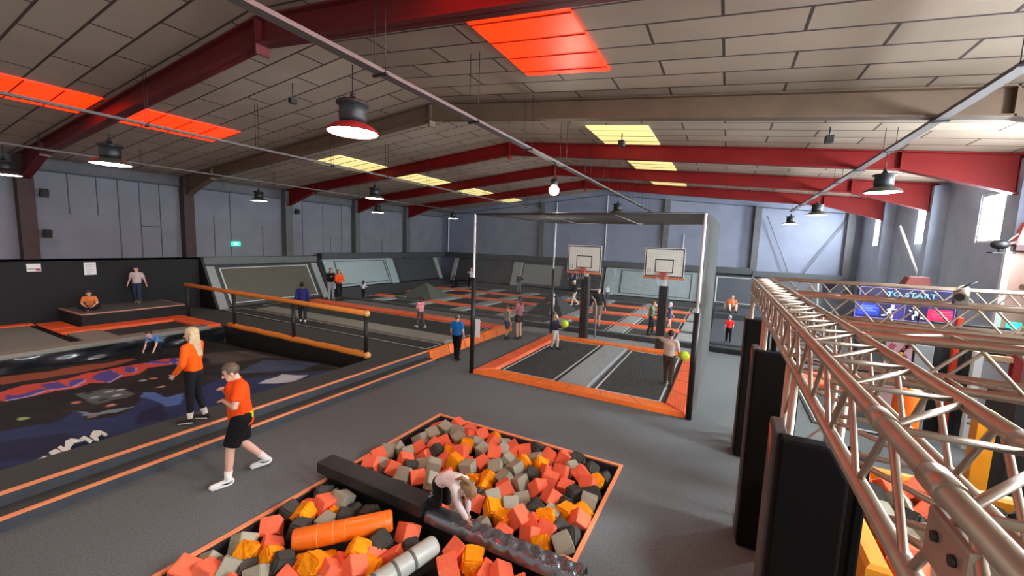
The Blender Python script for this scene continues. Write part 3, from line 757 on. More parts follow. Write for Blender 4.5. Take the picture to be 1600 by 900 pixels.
SH = [  # printed artwork of the sheet: (colour, polygon in plan)
    ((150, 82, 56), [(-15.18, 1.2), (-15.18, 2.62), (-15.02, 3.19), (-14.98, 3.87), (-14.76, 4.3), (-14.83, 4.86), (-14.54, 4.9), (-14.22, 4.39), (-14.06, 3.84), (-14.26, 3.23), (-14.22, 2.72), (-14.43, 2.2), (-14.4, 1.2)]),
    ((206, 84, 70), [(-13.54, 2.25), (-13.81, 2.75), (-13.67, 3.15), (-13.9, 3.8), (-13.92, 4.04), (-13.96, 4.69), (-13.7, 4.87), (-13.63, 5.36), (-13.53, 5.59), (-12.88, 5.29), (-12.78, 5.02), (-13.05, 4.63), (-12.56, 4.23), (-12.72, 3.95), (-12.52, 3.66), (-12.86, 3.48), (-12.66, 3.12), (-12.54, 2.74), (-12.7, 2.1)]),
    ((86, 92, 96), [(-12.1, 3.09), (-12.1, 3.55), (-11.45, 3.69), (-10.94, 3.66), (-10.81, 3.41), (-10.89, 3.05)]),
    ((38, 52, 92), [(-10.5, -2.5), (-10.5, 1.75), (-10.48, 2.1), (-10.49, 2.41), (-10.74, 2.65), (-10.4, 2.66), (-9.97, 2.61), (-9.6, 2.91), (-9.89, 3.2), (-10.45, 3.54), (-9.78, 4.05), (-10.1, 4.48), (-10.32, 4.94), (-9.9, 5.2), (-9.7, 5.6), (-9.3, 6.2), (-8.3, 6.9), (-8.3, -2.5)]),
    ((120, 140, 150), [(-10.8, 2.7), (-10.24, 2.65), (-10.05, 2.83), (-9.86, 3.02), (-10.12, 3.35), (-10.1, 3.22), (-10.2, 2.84), (-10.31, 2.74)]),
    ((78, 108, 166), [(-10.61, 3.55), (-10.81, 3.77), (-10.59, 3.82), (-10.01, 3.81), (-9.9, 4.1), (-9.25, 3.8), (-9.44, 3.6), (-10.0, 3.62)]),
    ((26, 34, 64), [(-9.61, 3.24), (-9.64, 3.58), (-9.02, 3.48), (-8.64, 3.27), (-8.82, 2.97)]),
    ((28, 36, 66), [(-9.9, 1.6), (-9.7, 2.2), (-9.0, 2.4), (-8.7, 1.8), (-9.1, 1.3)]),
    ((190, 196, 204), [(-9.2, 5.3), (-9.5, 5.95), (-8.85, 6.25), (-8.55, 5.65)]),
    ((60, 74, 100), [(-10.6, 5.3), (-11.2, 6.6), (-9.7, 7.2), (-9.3, 6.5)]),
    ((74, 72, 64), [(-13.3, 5.9), (-12.9, 7.0), (-11.4, 6.9), (-11.9, 5.6)]),
]
DOTS = [(-11.42, 2.9, (196, 130, 108)), (-10.51, 3.14, (190, 140, 112)), (-11.83, 4.3, (196, 120, 98)), (-10.95, 4.11, (186, 140, 112)), (-11.83, 4.1, (150, 160, 156)), (-11.02, 2.1, (150, 176, 110)), (-11.52, 3.2, (150, 160, 156)), (-11.17, 3.43, (170, 180, 178)), (-12.0, 3.24, (40, 46, 50)), (-11.1, 3.19, (38, 44, 48)), (-11.51, 3.61, (176, 182, 180)), (-11.66, 3.46, (160, 170, 168)), (-10.1, 2.75, (130, 110, 104))]
for j in range(NY + 1):
    for i in range(NX + 1):
        u, v = i / NX, j / NY
        x = ax0 + (ax1 - ax0) * u; y = ay0 + (ay1 - ay0) * v
        vs.append((x, y, az(u, v)))
        wx = x + .04 * math.sin(5.1 * y) + .03 * math.sin(11.7 * y + x * 4); wy = y + .04 * math.sin(2.6 * x) + .02 * math.sin(6.1 * x)
        c = (32, 31, 30)
        n_ = math.sin(3.3 * wx + 1.1 * wy) * math.sin(2.1 * wy - wx)
        if n_ > .55: c = (44, 41, 38)
        for cc, poly in SH:
            if inpoly(wx, wy, poly): c = cc
        for poly in PUR:
            if inpoly(x, y, poly): c = (86, 76, 152) if inpoly(x + .09, y, poly) else (196, 176, 214)
        for dx, dy, cc in DOTS:
            if (x - dx) ** 2 * 1.2 + (y - dy) ** 2 * 2.2 < .011: c = cc
        cols.append(lin(c))
fs = [(j * (NX + 1) + i, j * (NX + 1) + i + 1, (j + 1) * (NX + 1) + i + 1, (j + 1) * (NX + 1) + i) for j in range(NY) for i in range(NX)]
me = bpy.data.meshes.new('airbag'); me.from_pydata(vs, [], fs)
ca = me.color_attributes.new('print', 'FLOAT_COLOR', 'POINT')
for i, c in enumerate(cols): ca.data[i].color = c
for p in me.polygons: p.use_smooth = True
am = mat('printed_airbag_vinyl', (60, 60, 60), .32, noise=0, bump=.5, bscale=4)
am.node_tree.nodes['Principled BSDF'].inputs['Roughness'].default_value = .55
am.node_tree.nodes['Principled BSDF'].inputs['Specular IOR Level'].default_value = .18
vc = am.node_tree.nodes.new('ShaderNodeVertexColor'); vc.layer_name = 'print'
am.node_tree.links.new(vc.outputs['Color'], am.node_tree.nodes['Principled BSDF'].inputs['Base Color'])
me.materials.append(am)
ab = thing('landing_airbag', 'big printed landing airbag in blue, purple and red, lying in the sunken pit', 'airbag', (-12, 3, -.3))
o = bpy.data.objects.new('top_sheet', me); COL.objects.link(o); me.transform(Matrix.Translation((12, -3, .3))); o.parent = ab
# white partial letters along the near edge of the sheet
m = MB()
def glyph(pts):   # strips in (y, x) along the walkway edge
    zt = .335
    m.prism([(-8.33 + (p[1] + 8.33) * 2.0, 1.6 + (p[0] - 1.62) * .47, zt - .02) for p in pts], (0, 0, .022))
glyph([(1.62, -8.31), (1.98, -8.37), (2.02, -8.35), (1.66, -8.30)])
glyph([(2.12, -8.34), (2.12, -8.42), (2.3, -8.45), (2.32, -8.37), (2.24, -8.33)])
glyph([(2.34, -8.35), (2.36, -8.47), (2.44, -8.48), (2.46, -8.42), (2.62, -8.55), (2.78, -8.57), (2.93, -8.46), (2.76, -8.48), (2.6, -8.42), (2.48, -8.33)])
glyph([(2.9, -8.51), (3.06, -8.55), (3.08, -8.40), (2.98, -8.38), (2.98, -8.46)])
glyph([(3.12, -8.40), (3.14, -8.50), (3.34, -8.60), (3.48, -8.56), (3.5, -8.44), (3.42, -8.42), (3.4, -8.49), (3.24, -8.44), (3.2, -8.37)])
m.build('white_lettering', mat('white_print', (226, 230, 218), .5), ab, True)
# glossy black pit wall and lip
vs = []
for i in range(161):
    for j in range(9):
        y = ay0 + (AY1 - ay0 - .03) * i / 160; v = j / 8
        vs.append((AX0 + .06 + .03 * math.sin(3.1 * y + 4 * v) * math.sin(PI * v) + .008 * math.sin(6.7 * y - 9 * v) + .006 * math.sin(31 * v + 2 * y), y, -.3 + (P + .24) * v))
m = MB(); m.add(vs, [(i * 9 + j, i * 9 + 9 + j, i * 9 + 10 + j, i * 9 + j + 1) for i in range(160) for j in range(8)], True)
m.build('side_wall', SHINY, ab, True)
m = MB(); m.box(AX0, AX1, AY1 - .02, AY1, -.3, P - .02); m.build('end_wall', BLACKPAD, ab, True)
pad_thing('edge_pad', AX0 - .5, AX0 + .04, -2.4, 7.3, P - .04, P + .07, WARMPAD, 'long grey edge pad between the airbag and the rear deck', 'pad')
# rear deck: mats, orange pads, small trampoline
pad_thing('deck_mat', -20.05, AX0 - .55, -1.5, 4.15, P - .04, P + .03, mat('deck_mat_grey', (126, 128, 118), .6, noise=.08, nscale=9), 'large grey mat on the rear deck at the left edge', 'mat')
pad_thing('deck_mat', -17.68, AX0 - .55, 4.42, 5.16, P - .04, P + .04, WARMPAD, 'small warm grey pad beside the dark square trampoline')
for i in range(2):
    m = MB(); m.box(-20.1, AX0 - .6, 4.19 + .11 * i, 4.25 + .11 * i, P - .03, P + .015); tag(m.build('deck_strap', BLACKM, loc=(-18, 4.2 + .11 * i, P)), ['black strap at the edge of the large grey mat', 'black strap closer to the orange corner pad'][i], 'strap')
pad_thing('deck_pad', -20.5, -20.1, -1.5, 4.3, P - .04, P + .06, ORANGE, 'orange pad along the base of the black wall, at the left edge')
pad_thing('deck_pad', -20.05, -18.55, 4.3, 4.9, P - .04, P + .07, ORANGE, 'orange pad in front of the near end of the raised box')
pad_thing('deck_pad', -18.48, -17.72, 4.3, 7.15, P - .04, P + .07, ORANGE, 'orange pad along the front of the raised box')
pad_thing('deck_pad', -18.45, -15.7, 7.18, 7.72, P - .04, P + .07, ORANGE, 'orange pad at the foot of the rail, right of the small trampoline')
bed(-17.68, -16.16, 5.2, 7.14, P - .025, 'small dark trampoline in front of the raised box', line=False)
# raised box
bx = thing('vault_box', 'low black box platform where two children play, by the left wall', 'platform', (-19.7, 6.4, P))
m = MB(); m.box(-20.5, -18.52, 4.98, 7.84, P - .02, .78); m.build('box_body', BLACKWALL, bx, True)
m = MB(); m.box(-20.48, -18.55, 5.01, 7.81, .78, .79); m.build('top_carpet', mat('box_top_carpet', (84, 84, 78), .95, noise=.12, nscale=14), bx, True)
m = MB(); m.box(-18.55, -18.50, 4.96, 7.86, .76, .80); m.box(-20.48, -18.55, 4.96, 5.01, .76, .80); m.box(-20.48, -18.55, 7.81, 7.86, .76, .80); m.build('edge_trim', mat('pink_edge_trim', (190, 140, 120), .6), bx, True)
# black padded wall
m = MB(); m.box(-20.58, -20.52, -2.4, 9.3, P - .03, 2.5); m.box(-20.98, -20.52, -2.4, 9.3, 2.44, 2.5)
tag(m.build('wall_padding', BLACKWALL, loc=(-20.55, 4, P)), 'tall black padded wall behind the raised box', 'padding')
def poster(y0, y1, z0, z1, label, kind):
    t = thing('wall_notice', label, 'notice', (-20.5, (y0 + y1) / 2, (z0 + z1) / 2))
    m = MB(); m.box(-20.518, -20.505, y0, y1, z0, z1); m.build('sheet', mat('white_paper', (238, 238, 236), .7), t, True)
    m = MB()
    if kind == 0:
        m.box(-20.506, -20.502, y0 + .02, y1 - .02, z0 + .08, z0 + .1); m.build('dark_line', SEAM, t, True)
        m = MB(); m.box(-20.506, -20.501, y0 + .2, y1 - .01, z0 + .02, z0 + .08); m.build('red_panel', mat('notice_red', (196, 80, 84), .6), t, True)
    else:
        for i in range(6): m.box(-20.506, -20.502, y0 + .05, y1 - .06 - .04 * (i % 3), z1 - .1 - .06 * i, z1 - .085 - .06 * i)
        m.build('text_lines', mat('notice_grey', (176, 176, 174), .6), t, True)
poster(4.32, 4.64, 2.1, 2.36, 'small landscape notice with red corner on the black wall', 0)
poster(5.68, 6.0, 1.92, 2.38, 'white portrait notice on the black wall above the seated child', 1)
# orange rail
rl = thing('padded_rail', 'orange padded rail on black posts along the far end of the airbag', 'rail', (-13, 7.78, P))
TUBO = mat('orange_foam_tube', (226, 134, 40), .6, noise=.06, nscale=6)
m = MB(); m.tube([(-18.2, 7.78, 1.6), (-14.9, 7.78, 1.585), (-11.7, 7.78, 1.575), (-8.5, 7.78, 1.565)], .07, 14); m.build('top_roll', TUBO, rl, True)
pts = [(-15.3 + .42 * i, 7.78, .40 + .012 * math.sin(i * 2.1)) for i in range(17)]
m = MB(); m.tube(pts, [.085 + .008 * (i % 3 == 0) for i in range(17)], 14); m.build('bottom_roll', TUBO, rl, True)
for x in (-18.1, -14.95, -11.7, -8.56):
    m = MB(); m.tube([(x, 7.78, P), (x, 7.78, 1.54)], .055, 12); m.build('post', BLACKPAD, rl, True)
for x in (-8.52,):
    m = MB(); m.ball((x, 7.78, 1.565), .085, 12, 8); m.ball((x, 7.78, .40), .1, 12, 8); m.build('end_cap', mat('pale_orange_cap', (236, 176, 110), .6), rl, True)
# ================================================================ foam pit with beam and rolls
UP = '-4.84,4.66,-0.01,r|-4.84,4.86,0.02,g|-4.82,5.05,-0.06,g|-4.74,4.39,0.02,r|-4.67,4.56,-0.07,g|-4.42,4.55,-0.03,r|-4.36,4.76,0.01,r|-4.57,5.01,-0.03,g|-4.17,4.68,-0.02,d|-4.74,6.07,-0.07,r|-4.59,5.73,-0,g|-4.54,6.08,-0.02,g|-4.3,5.7,-0.04,r|-4.43,6.31,0,r|-4.3,6.15,-0.04,g|-4.08,5.88,-0.03,g|-4.15,6.33,-0.06,r|-4.67,5.51,-0.03,g|-4.48,5.26,-0.05,r|-4.24,5.1,-0.05,r|-4.14,5.28,-0,d|-3.94,5.4,-0.05,y|-3.84,5.13,-0.03,r|-3.64,5.15,0.02,y|-3.76,5.47,0.02,r|-3.8,5.71,-0,y|-4.33,5.47,-0.02,r|-3.98,6.07,-0.05,r|-4.06,4.86,-0.06,g|-3.85,4.86,0.02,g|-3.91,4.54,-0.02,r|-3.58,4.81,-0.06,r|-4.1,4.46,-0.01,g|-3.62,4.54,-0,g|-3.39,5.14,-0.01,g|-3.76,6.16,0.01,r|-3.6,6.33,-0.07,y|-3.47,6.09,-0.02,r|-3.48,5.76,-0.03,g|-3.28,6.16,-0.07,g|-3.17,5.89,-0.01,g|-3.03,6.04,0.01,r|-2.84,6.11,-0.02,r|-3.28,5.41,-0.05,r|-3.21,5.69,0.01,r|-2.93,5.65,-0.02,g|-2.7,5.76,-0.02,y|-3.01,5.37,-0,g|-2.59,6.01,-0.06,g|-2.68,6.25,0,d|-2.4,6.16,-0.01,r|-2.14,6.21,0,r|-2.44,5.88,-0.05,y|-2.71,5.49,0,g|-2.27,5.76,-0.05,r|-2.45,5.56,-0.06,d|-2.04,5.8,0.01,r|-1.75,5.91,0.01,r|-2.11,5.49,0.01,r|-2.75,5.22,-0.03,g|-2.52,5.27,-0.05,g|-3.02,5.15,-0.07,y|-2.19,5.24,-0.01,r|-2.62,4.98,-0.01,r|-1.57,5.67,0.01,r|-1.51,5.87,-0.03,y|-1.86,5.5,-0.05,r|-1.94,5.97,-0.01,g|-1.94,6.26,0,d|-1.66,6.1,0.02,d|-1.44,6.06,-0.07,d|-3.76,5.91,-0.03,g|-2.81,4.47,0.01,r|-2.68,4.7,-0.03,g|-2.38,4.66,-0.02,g|-2.29,4.93,-0.07,g|-2.03,4.81,0,d|-1.93,5.12,0.01,r|-1.67,5.34,0.01,d|-1.44,5.27,0.01,g|-1.44,5.51,-0.01,d|-1.74,5.15,-0.05,d|-2.54,4.47,-0,y|-2.34,4.43,-0.05,y|-2.14,4.48,0.02,r|-2.15,4.66,-0.08,g|-1.83,4.67,0.02,y|-1.82,4.86,-0.07,g|-1.64,4.95,-0.03,y|-1.47,5.07,-0.05,y|-1.44,4.86,-0.01,r|-1.61,4.66,-0.06,d|-1.44,4.55,-0.03,d|-1.89,4.34,-0.07,r|-1.74,4.49,-0.04,r|-1.57,4.39,-0.09,d|-1.7,4.24,-0.06,y|-1.44,4.3,0.04,g|-1.95,4.53,-0.05,r|-3.24,4.56,-0.12,g|-3.56,4.27,-0.12,y|-3.89,4.23,-0.12,g|-2.87,4.18,-0.12,g|-2.25,4.22,-0.12,r|-4.18,4.25,-0.12,g|-3.18,4.81,-0.12,g|-3.32,4.35,-0.12,g|-2.96,4.93,-0.12,y|-2.54,4.22,-0.12,g|-3.03,4.38,-0.12,g|-3.38,4.74,-0.12,g|-4.09,5.62,-0.12,r|-2.89,5.88,-0.12,y|-3.18,4.16,-0.12,r|-3.57,5.38,-0.12,r|-2.95,4.7,-0.12,d|-3.21,5.03,-0.12,y'
LOW = '-4.58,3.56,-0.05,g|-4.38,3.56,0.01,g|-4.15,3.56,-0.1,d|-4.51,3.38,0.01,r|-4.32,3.38,-0.08,y|-4.11,3.37,-0.03,d|-3.86,3.56,-0.02,d|-4.23,3.2,-0.05,g|-3.21,3.56,-0.01,r|-3.47,3.02,0.01,y|-3.74,2.81,-0.1,y|-3.52,2.69,-0.03,r|-3.32,3.1,-0.09,r|-3.17,2.97,-0.05,y|-3.11,3.2,-0.07,r|-2.5,3.56,-0.15,r|-2.26,3.56,0.04,y|-2.43,3.35,0.01,r|-3.31,2.83,-0,r|-4.78,3.56,-0.02,d|-3.55,2.88,-0.11,r|-3.06,3.45,-0.09,d|-3.36,3.27,0.02,d|-2.46,3.55,0.05,r|-2.3,3.56,-0.17,y|-2.08,3.56,-0.07,r|-1.89,3.56,-0.01,r|-1.68,3.56,-0.04,r|-4.84,1.92,-0.01,r|-4.82,2.13,-0.09,g|-4.65,2.03,-0.04,r|-4.53,2.2,-0.05,g|-4.38,2.32,-0.09,d|-4.75,2.46,-0.03,g|-4.54,2.41,-0.01,y|-4.75,2.8,-0.04,r|-4.47,2.61,-0.07,r|-4.79,3.08,-0.01,d|-4.45,2.98,-0.05,d|-4.69,3.3,-0.06,r|-4.59,3.13,-0.01,y|-4.26,2.49,-0.03,y|-4.06,2.5,0,d|-3.89,2.64,-0.09,y|-3.72,2.64,0.02,y|-4.17,2.3,-0.07,g|-3.89,2.44,-0.1,r|-4.04,1.93,-0.03,d|-1.72,1.88,-0.03,r|-2.79,2.15,-0.07,y|-3.97,1.74,-0.09,y|-3.01,1.93,-0.11,y|-2.71,1.71,-0.06,r|-1.92,1.92,-0.05,r|-2.53,1.62,-0.03,r|-3.82,1.61,-0.08,g|-3.24,2.03,-0.09,y|-2.42,2.15,-0.05,y|-2.37,1.95,-0.04,r|-1.86,1.66,-0.02,r|-3.17,1.75,-0.1,y|-2.01,3.06,-0.12,y|-3.56,2.48,-0.12,g|-2.45,2.86,-0.12,d|-1.64,2.15,-0.12,r|-2.21,2.36,-0.12,r|-2.06,2.79,-0.12,y|-2.02,2.53,-0.12,g|-2.52,2.4,-0.12,r|-1.71,3.28,-0.12,g|-3.29,2.46,-0.12,r|-3.44,2.28,-0.12,r|-3.7,2.23,-0.12,d|-1.72,2.83,-0.12,r|-1.55,2.36,-0.12,r|-2.03,2.23,-0.12,d|-3,2.35,-0.12,g|-2.2,2.1,-0.12,r|-1.53,2.58,-0.12,r|-2.22,2.94,-0.12,d|-1.6,3.03,-0.12,g|-2.65,2.61,-0.12,g|-2.62,2.01,-0.12,r|-2.18,3.22,-0.12,y|-2.34,2.55,-0.12,g|-3.94,2.2,-0.12,d|-2.47,3.08,-0.12,g|-1.81,2.42,-0.12,r|-4.3,2.09,-0.12,r|-3.57,2.04,-0.12,r|-3.23,2.25,-0.12,g|-1.84,2.65,-0.12,y|-1.94,3.27,-0.12,y|-2.74,2.37,-0.12,r|-3.16,2.66,-0.12,g|-2.65,2.97,-0.12,d|-3.8,2.03,-0.12,y'
m = MB()
m.box(PX0, PX1, PY0, PY1, -.9, -.2)
struct(m.build('floor_pit', BLACKPAD), 'black bottom of the foam pit')
m = MB()
t_ = .03
m.box(PX0, PX0 + t_, PY0, PY1, -.2, -.012); m.box(PX1 - t_, PX1, PY0, PY1, -.2, -.012); m.box(PX0 + t_, PX1 - t_, PY1 - t_, PY1, -.2, -.012); m.box(PX0 + t_, PX1 - t_, PY0, PY0 + t_, -.2, -.012)
struct(m.build('baseboard_pit', mat('pit_liner', (44, 44, 48), .6)), 'black liner round the foam pit')
m = MB(); w_ = .045
m.box(PX0 - w_, PX0 + .01, PY0, PY1 + w_, -.01, .012); m.box(PX1 - .01, PX1 + w_, 3.95, PY1 + w_, -.01, .012); m.box(PX0 + .01, PX1 - .01, PY1 - .01, PY1 + w_, -.01, .012); m.box(PX1 - .22, PX1 - .01, 4.14, 4.19, -.01, .012)
struct(m.build('trim_50', NOSING), 'orange edge strip framing the foam pit')
FOAM = {'r': mat('coral_foam', (240, 114, 80), .9, noise=.05, nscale=20, bump=.2, bscale=60, spec=.1), 'g': mat('grey_green_foam', (158, 154, 134), .9, noise=.05, nscale=20, bump=.2, bscale=60, spec=.1),
        'y': mat('amber_foam', (250, 152, 22), .9, noise=.14, nscale=16, bump=.9, bscale=26, spec=.1), 'd': mat('charcoal_foam', (72, 70, 64), .9, noise=.12, nscale=18, bump=.4, bscale=40, spec=.1)}
CN = {'r': 'coral', 'g': 'grey', 'y': 'amber', 'd': 'charcoal'}
FMESH = {}
for c_ in 'rgyd':
    FMESH[c_] = []
    for q in range(4):
        bm = bmesh.new(); bmesh.ops.create_cube(bm, size=.215)
        for v in bm.verts:
            j = .008 if c_ in 'rg' else .02
            v.co += Vector([random.uniform(-j, j) for _ in range(3)])
        bmesh.ops.bevel(bm, geom=list(bm.edges), offset=.007 if c_ in 'rg' else .022, segments=2, affect='EDGES')
        if c_ in 'yd':
            bmesh.ops.subdivide_edges(bm, edges=list(bm.edges), cuts=2, use_grid_fill=True)
            for v in bm.verts: v.co += v.co.normalized() * (random.uniform(-.012, .008) if c_ == 'y' else random.uniform(-.006, .004))
        me = bpy.data.meshes.new('foam_cube'); bm.to_mesh(me); bm.free(); me.materials.append(FOAM[c_])
        FMESH[c_].append(me)
CAMR = Vector((0.88264503, 0.46875278, 0.03476453)); CAMF = Vector((-0.46283756, 0.87963759, -0.10963171)); CAMP = Vector((0, 0, 3.6))
def photo_x(p):
    d = Vector(p) - CAMP; return d.dot(CAMR) / max(.1, d.dot(CAMF))
ORD = ['', 'second ', 'third ', 'fourth ', 'fifth ', 'sixth ', 'seventh ', 'eighth ', 'ninth ', 'tenth ', 'eleventh ', 'twelfth ', 'thirteenth ', 'fourteenth ', 'fifteenth ', 'sixteenth ']
def place_cubes(L, zone, group):
    zs = {}
    for (x, y, z, c_) in L: zs.setdefault((zone(x, y), c_), []).append((x, y, z))
    for (zn, c_), pts in zs.items():
        pts.sort(key=photo_x)
        for i, p in enumerate(pts):
            o = bpy.data.objects.new('foam_cube', random.choice(FMESH[c_])); COL.objects.link(o)
            o.location = p
            o.rotation_euler = (random.uniform(-.7, .7), random.uniform(-.7, .7), random.uniform(0, 6.28))
            lb = ('%s%s foam cube from the left, %s' % (ORD[i] or 'first ', CN[c_], zn)) if len(pts) > 1 else 'only %s foam cube %s' % (CN[c_], zn)
            tag(o, lb, 'foam cube', group)
def zone_up(x, y):
    if y > 6.0: return 'along the far edge of the foam pit'
    if x > -1.9: return 'along the right edge of the foam pit'
    if x < -4.4: return 'along the left edge of the far pit half'
    if y < 4.6: return 'close behind the black beam'
    if y < 5.3: return 'in the middle of the far pit half'
    return 'one row in from the far pit edge'
def zone_lo(x, y):
    if y > 3.3: return 'in front of the black beam'
    if x < -4.4: return 'along the left edge of the near pit half'
    if y < 2.2: return 'at the bottom picture edge in the near pit'
    if x < -3.3: return 'around the orange roll in the near pit'
    return 'around the grey roll in the near pit'
def parse(s): 
    out = []
    for t in s.split('|'):
        a = t.split(','); out.append((float(a[0]), float(a[1]), float(a[2]), a[3]))
    return out
place_cubes(parse(UP), zone_up, 'foam cubes in the far half of the pit')
place_cubes(parse(LOW), zone_lo, 'foam cubes in the near half of the pit')
# balance beam dividing the pit
bb = thing('balance_beam', 'long black padded beam lying across the foam pit, with a wrinkled shiny end', 'beam', (-3.1, 3.9, -.2))
m = MB(); m.box(-5.04, -1.08, 3.8, 3.98, -.2, .13); m.build('beam_core', BLACKPAD, bb, True)
m = MB(); pad(m, -5.1, -3.15, 3.7, 3.98, .13, .30, .02); m.build('cap_pad', mat('worn_black_vinyl', (40, 38, 36), .45, noise=.2, nscale=5, bump=.1, bscale=14), bb, True)
vs, fs = [], []
n1, n2 = 150, 14
for i in range(n1 + 1):
    for j in range(n2 + 1):
        x = -3.13 + 2.07 * i / n1; u = j / n2
        y = 3.765 + .25 * u
        e = min(1, u / .15, (1 - u) / .15)
        k_ = max(0, min(1, (x + 2.75) / .25))
        z = .135 + .03 * e + k_ * e * (.014 * math.sin(34 * x + 2.2 * math.sin(3.5 * u + 1.5 * x)) + .006 * math.sin(58 * x - 3 * u + 2 * math.sin(5 * x)))
        vs.append((x, y, z - (.1 if j in (0, n2) else 0)))
fs = [(i * (n2 + 1) + j, (i + 1) * (n2 + 1) + j, (i + 1) * (n2 + 1) + j + 1, i * (n2 + 1) + j + 1) for i in range(n1) for j in range(n2)]
m = MB(); m.add(vs, fs, True); m.build('wrinkled_cover', SILVERY, bb, True)
def roll(name, label, a, b, r, mt, bandm, bands):
    a, b = Vector(a), Vector(b); t = thing(name, label, 'foam roll', tuple((a + b) / 2))
    d = (b - a).normalized(); m = MB()
    m.tube([a, a + d * .02, b - d * .02, b], [r * .93, r, r, r * .93], 28); m.build('roll_body', mt, t, True)
    m = MB(); m.tube([b - d * .015, b + d * .012], [r * .9, r * .86], 24); m.build('end_cap', mt, t, True)
    for u in bands:
        p = a.lerp(b, u); m = MB(); m.tube([p - d * bandm[1], p + d * bandm[1]], r * 1.012, 28, cap=True); m.build('tape_band', bandm[0], t, True)
roll('foam_roll', 'orange vinyl foam roll with faded bands, lying among the cubes in the near pit', (-4.2, 2.72, .06), (-3.42, 3.50, .12), .125, mat('orange_roll_vinyl', (238, 112, 20), .34, noise=.06, nscale=6), (mat('faded_band', (244, 150, 84), .5), .005), (.24, .40, .52, .93))
roll('foam_roll', 'pale grey foam roll with dark tape bands, lying in the near pit', (-2.98, 2.55, .05), (-2.72, 3.46, .10), .11, mat('grey_roll_vinyl', (170, 172, 160), .34, noise=.05, nscale=5), (mat('tape_grey', (92, 94, 86), .5), .018), (.22, .46, .68))
# ================================================================ aluminium truss obstacle course on the right
XT0, XT1, ZT0, ZT1 = .47, .79, 2.81, 3.09
def truss(name, label, a, b, up, side, s_up, s_side, r=.027, step=.32, group='aluminium trusses', faces=(0, 1, 2, 3)):
    """square lattice truss; a-b is the lower near chord, up/side span the section"""
    a, b, up, side = map(Vector, (a, b, up, side)); L = (b - a).length; d = (b - a) / L
    t = thing(name, label, 'truss', tuple((a + b) / 2), 0, group)
    off = [Vector((0, 0, 0)), side * s_side, side * s_side + up * s_up, up * s_up]
    for o_ in off:
        m = MB(); m.tube([a + o_, b + o_], r, 14); m.build('chord', ALU, t, True)
    n = max(2, round(L / step))
    for f in faces:
        o0, o1 = off[f], off[(f + 1) % 4]; m = MB()
        pts = []
        for i in range(n):     # one continuous bent rod: zigzag on the sides, rung and diagonal on top
            p0 = a + d * (L * i / n); p1 = a + d * (L * (i + .5) / n); p2 = a + d * (L * (i + 1) / n); e = d * .012
            if f in (0, 2): pts += [p0 + o0 + e, p0 + o1 + e, p0 + o1 + e * 2, p2 + o0 - e]
            else: pts += [p0 + o0 + e, p1 + o1 - e, p1 + o1 + e, p2 + o0 - e]
        m.tube(pts, r * .42, 8)
        m.build('brace_lattice', ALU, t, True)
    return t
Zv, Xv, Yv = (0, 0, 1), (1, 0, 0), (0, 1, 0)
main = truss('box_truss', 'long aluminium box truss running away from the viewer at the right', (XT0, .2, ZT0), (XT0, 9.2, ZT0), Zv, Xv, ZT1 - ZT0, XT1 - XT0, step=.46)
for y in (1.22, 1.62, 3.2, 5.6):      # bolted sleeves on the top chords
    for x in (XT0, XT1):
        m = MB(); m.tube([(x, y - .05, ZT1), (x, y + .05, ZT1)], .033, 14); m.build('chord_sleeve', ALU, main, True)
for (y, lb, x1) in ((3.36, 'nearest cross truss, leaving the long truss by the near black pad', 6.0), (6.1, 'middle cross truss in front of the start sign', 6.0), (9.25, 'farthest cross truss behind the start course', 6.0)):
    truss('cross_truss', 'aluminium ' + lb, (XT1 + .03, y, ZT0), (x1, y, ZT0), Zv, Yv, ZT1 - ZT0, .33, step=.5)
truss('box_truss', 'short aluminium truss closing the course at the far right edge', (5.6, 3.8, ZT0), (5.6, 9.2, ZT0), Zv, Xv, ZT1 - ZT0, .3, step=.5)
for i, (y, lb) in enumerate(((3.36, 'nearest'), (5.75, 'middle'), (8.55, 'farthest'))):
    t = thing('truss_leg', 'aluminium truss leg rising from behind the %s black pad' % lb, 'truss leg', (XT0, y, 0), 0, 'truss legs')
    for x in (XT0 + .02, XT1 - .02):
        for yy in (y, y + .3):
            m = MB(); m.tube([(x, yy, 0), (x, yy, ZT0 - .03)], .025, 12); m.build('leg_tube', ALU, t, True)
    m = MB(); z = .2; k_ = 0
    while z < 2.5:
        for yy in (y, y + .3): m.tube([(XT0 + .02, yy, z if k_ % 2 else z + .36), (XT1 - .02, yy, z + .36 if k_ % 2 else z)], .01, 6)
        for x in (XT0 + .02, XT1 - .02): m.tube([(x, y, z if k_ % 2 else z + .36), (x, y + .3, z + .36 if k_ % 2 else z)], .01, 6)
        z += .36; k_ += 1
    m.build('brace_lattice', ALU, t, True)
    m = MB(); m.box(XT0 - .1, XT1 + .1, y - .1, y + .4, 0, .012); m.build('base_plate', STEEL, t, True)
t = thing('truss_leg', 'thick brownish support tube under the near truss at the bottom right', 'truss leg', (XT0 + .06, 1.12, 0))
m = MB(); m.tube([(XT0 + .06, 1.12, 0), (XT0 + .06, 1.12, 2.98)], .055, 18); m.build('leg_tube', ALU, t, True)
m = MB(); m.obox((XT0 + .03, 1.13, 2.985), (.10, .18, .13)); m.build('corner_block', ALU, t, True, bevel=.012)
for q in (-.05, .03):
    m = MB(); m.tube([(XT0 - .018, 1.13 + q, 3.0), (XT0 - .028, 1.13 + q, 3.0)], .012, 10); m.build('bolt', BLACKM, t, True)
m = MB(); m.box(XT0 - .08, XT0 + .2, .98, 1.26, 0, .012); m.build('base_plate', STEEL, t, True)
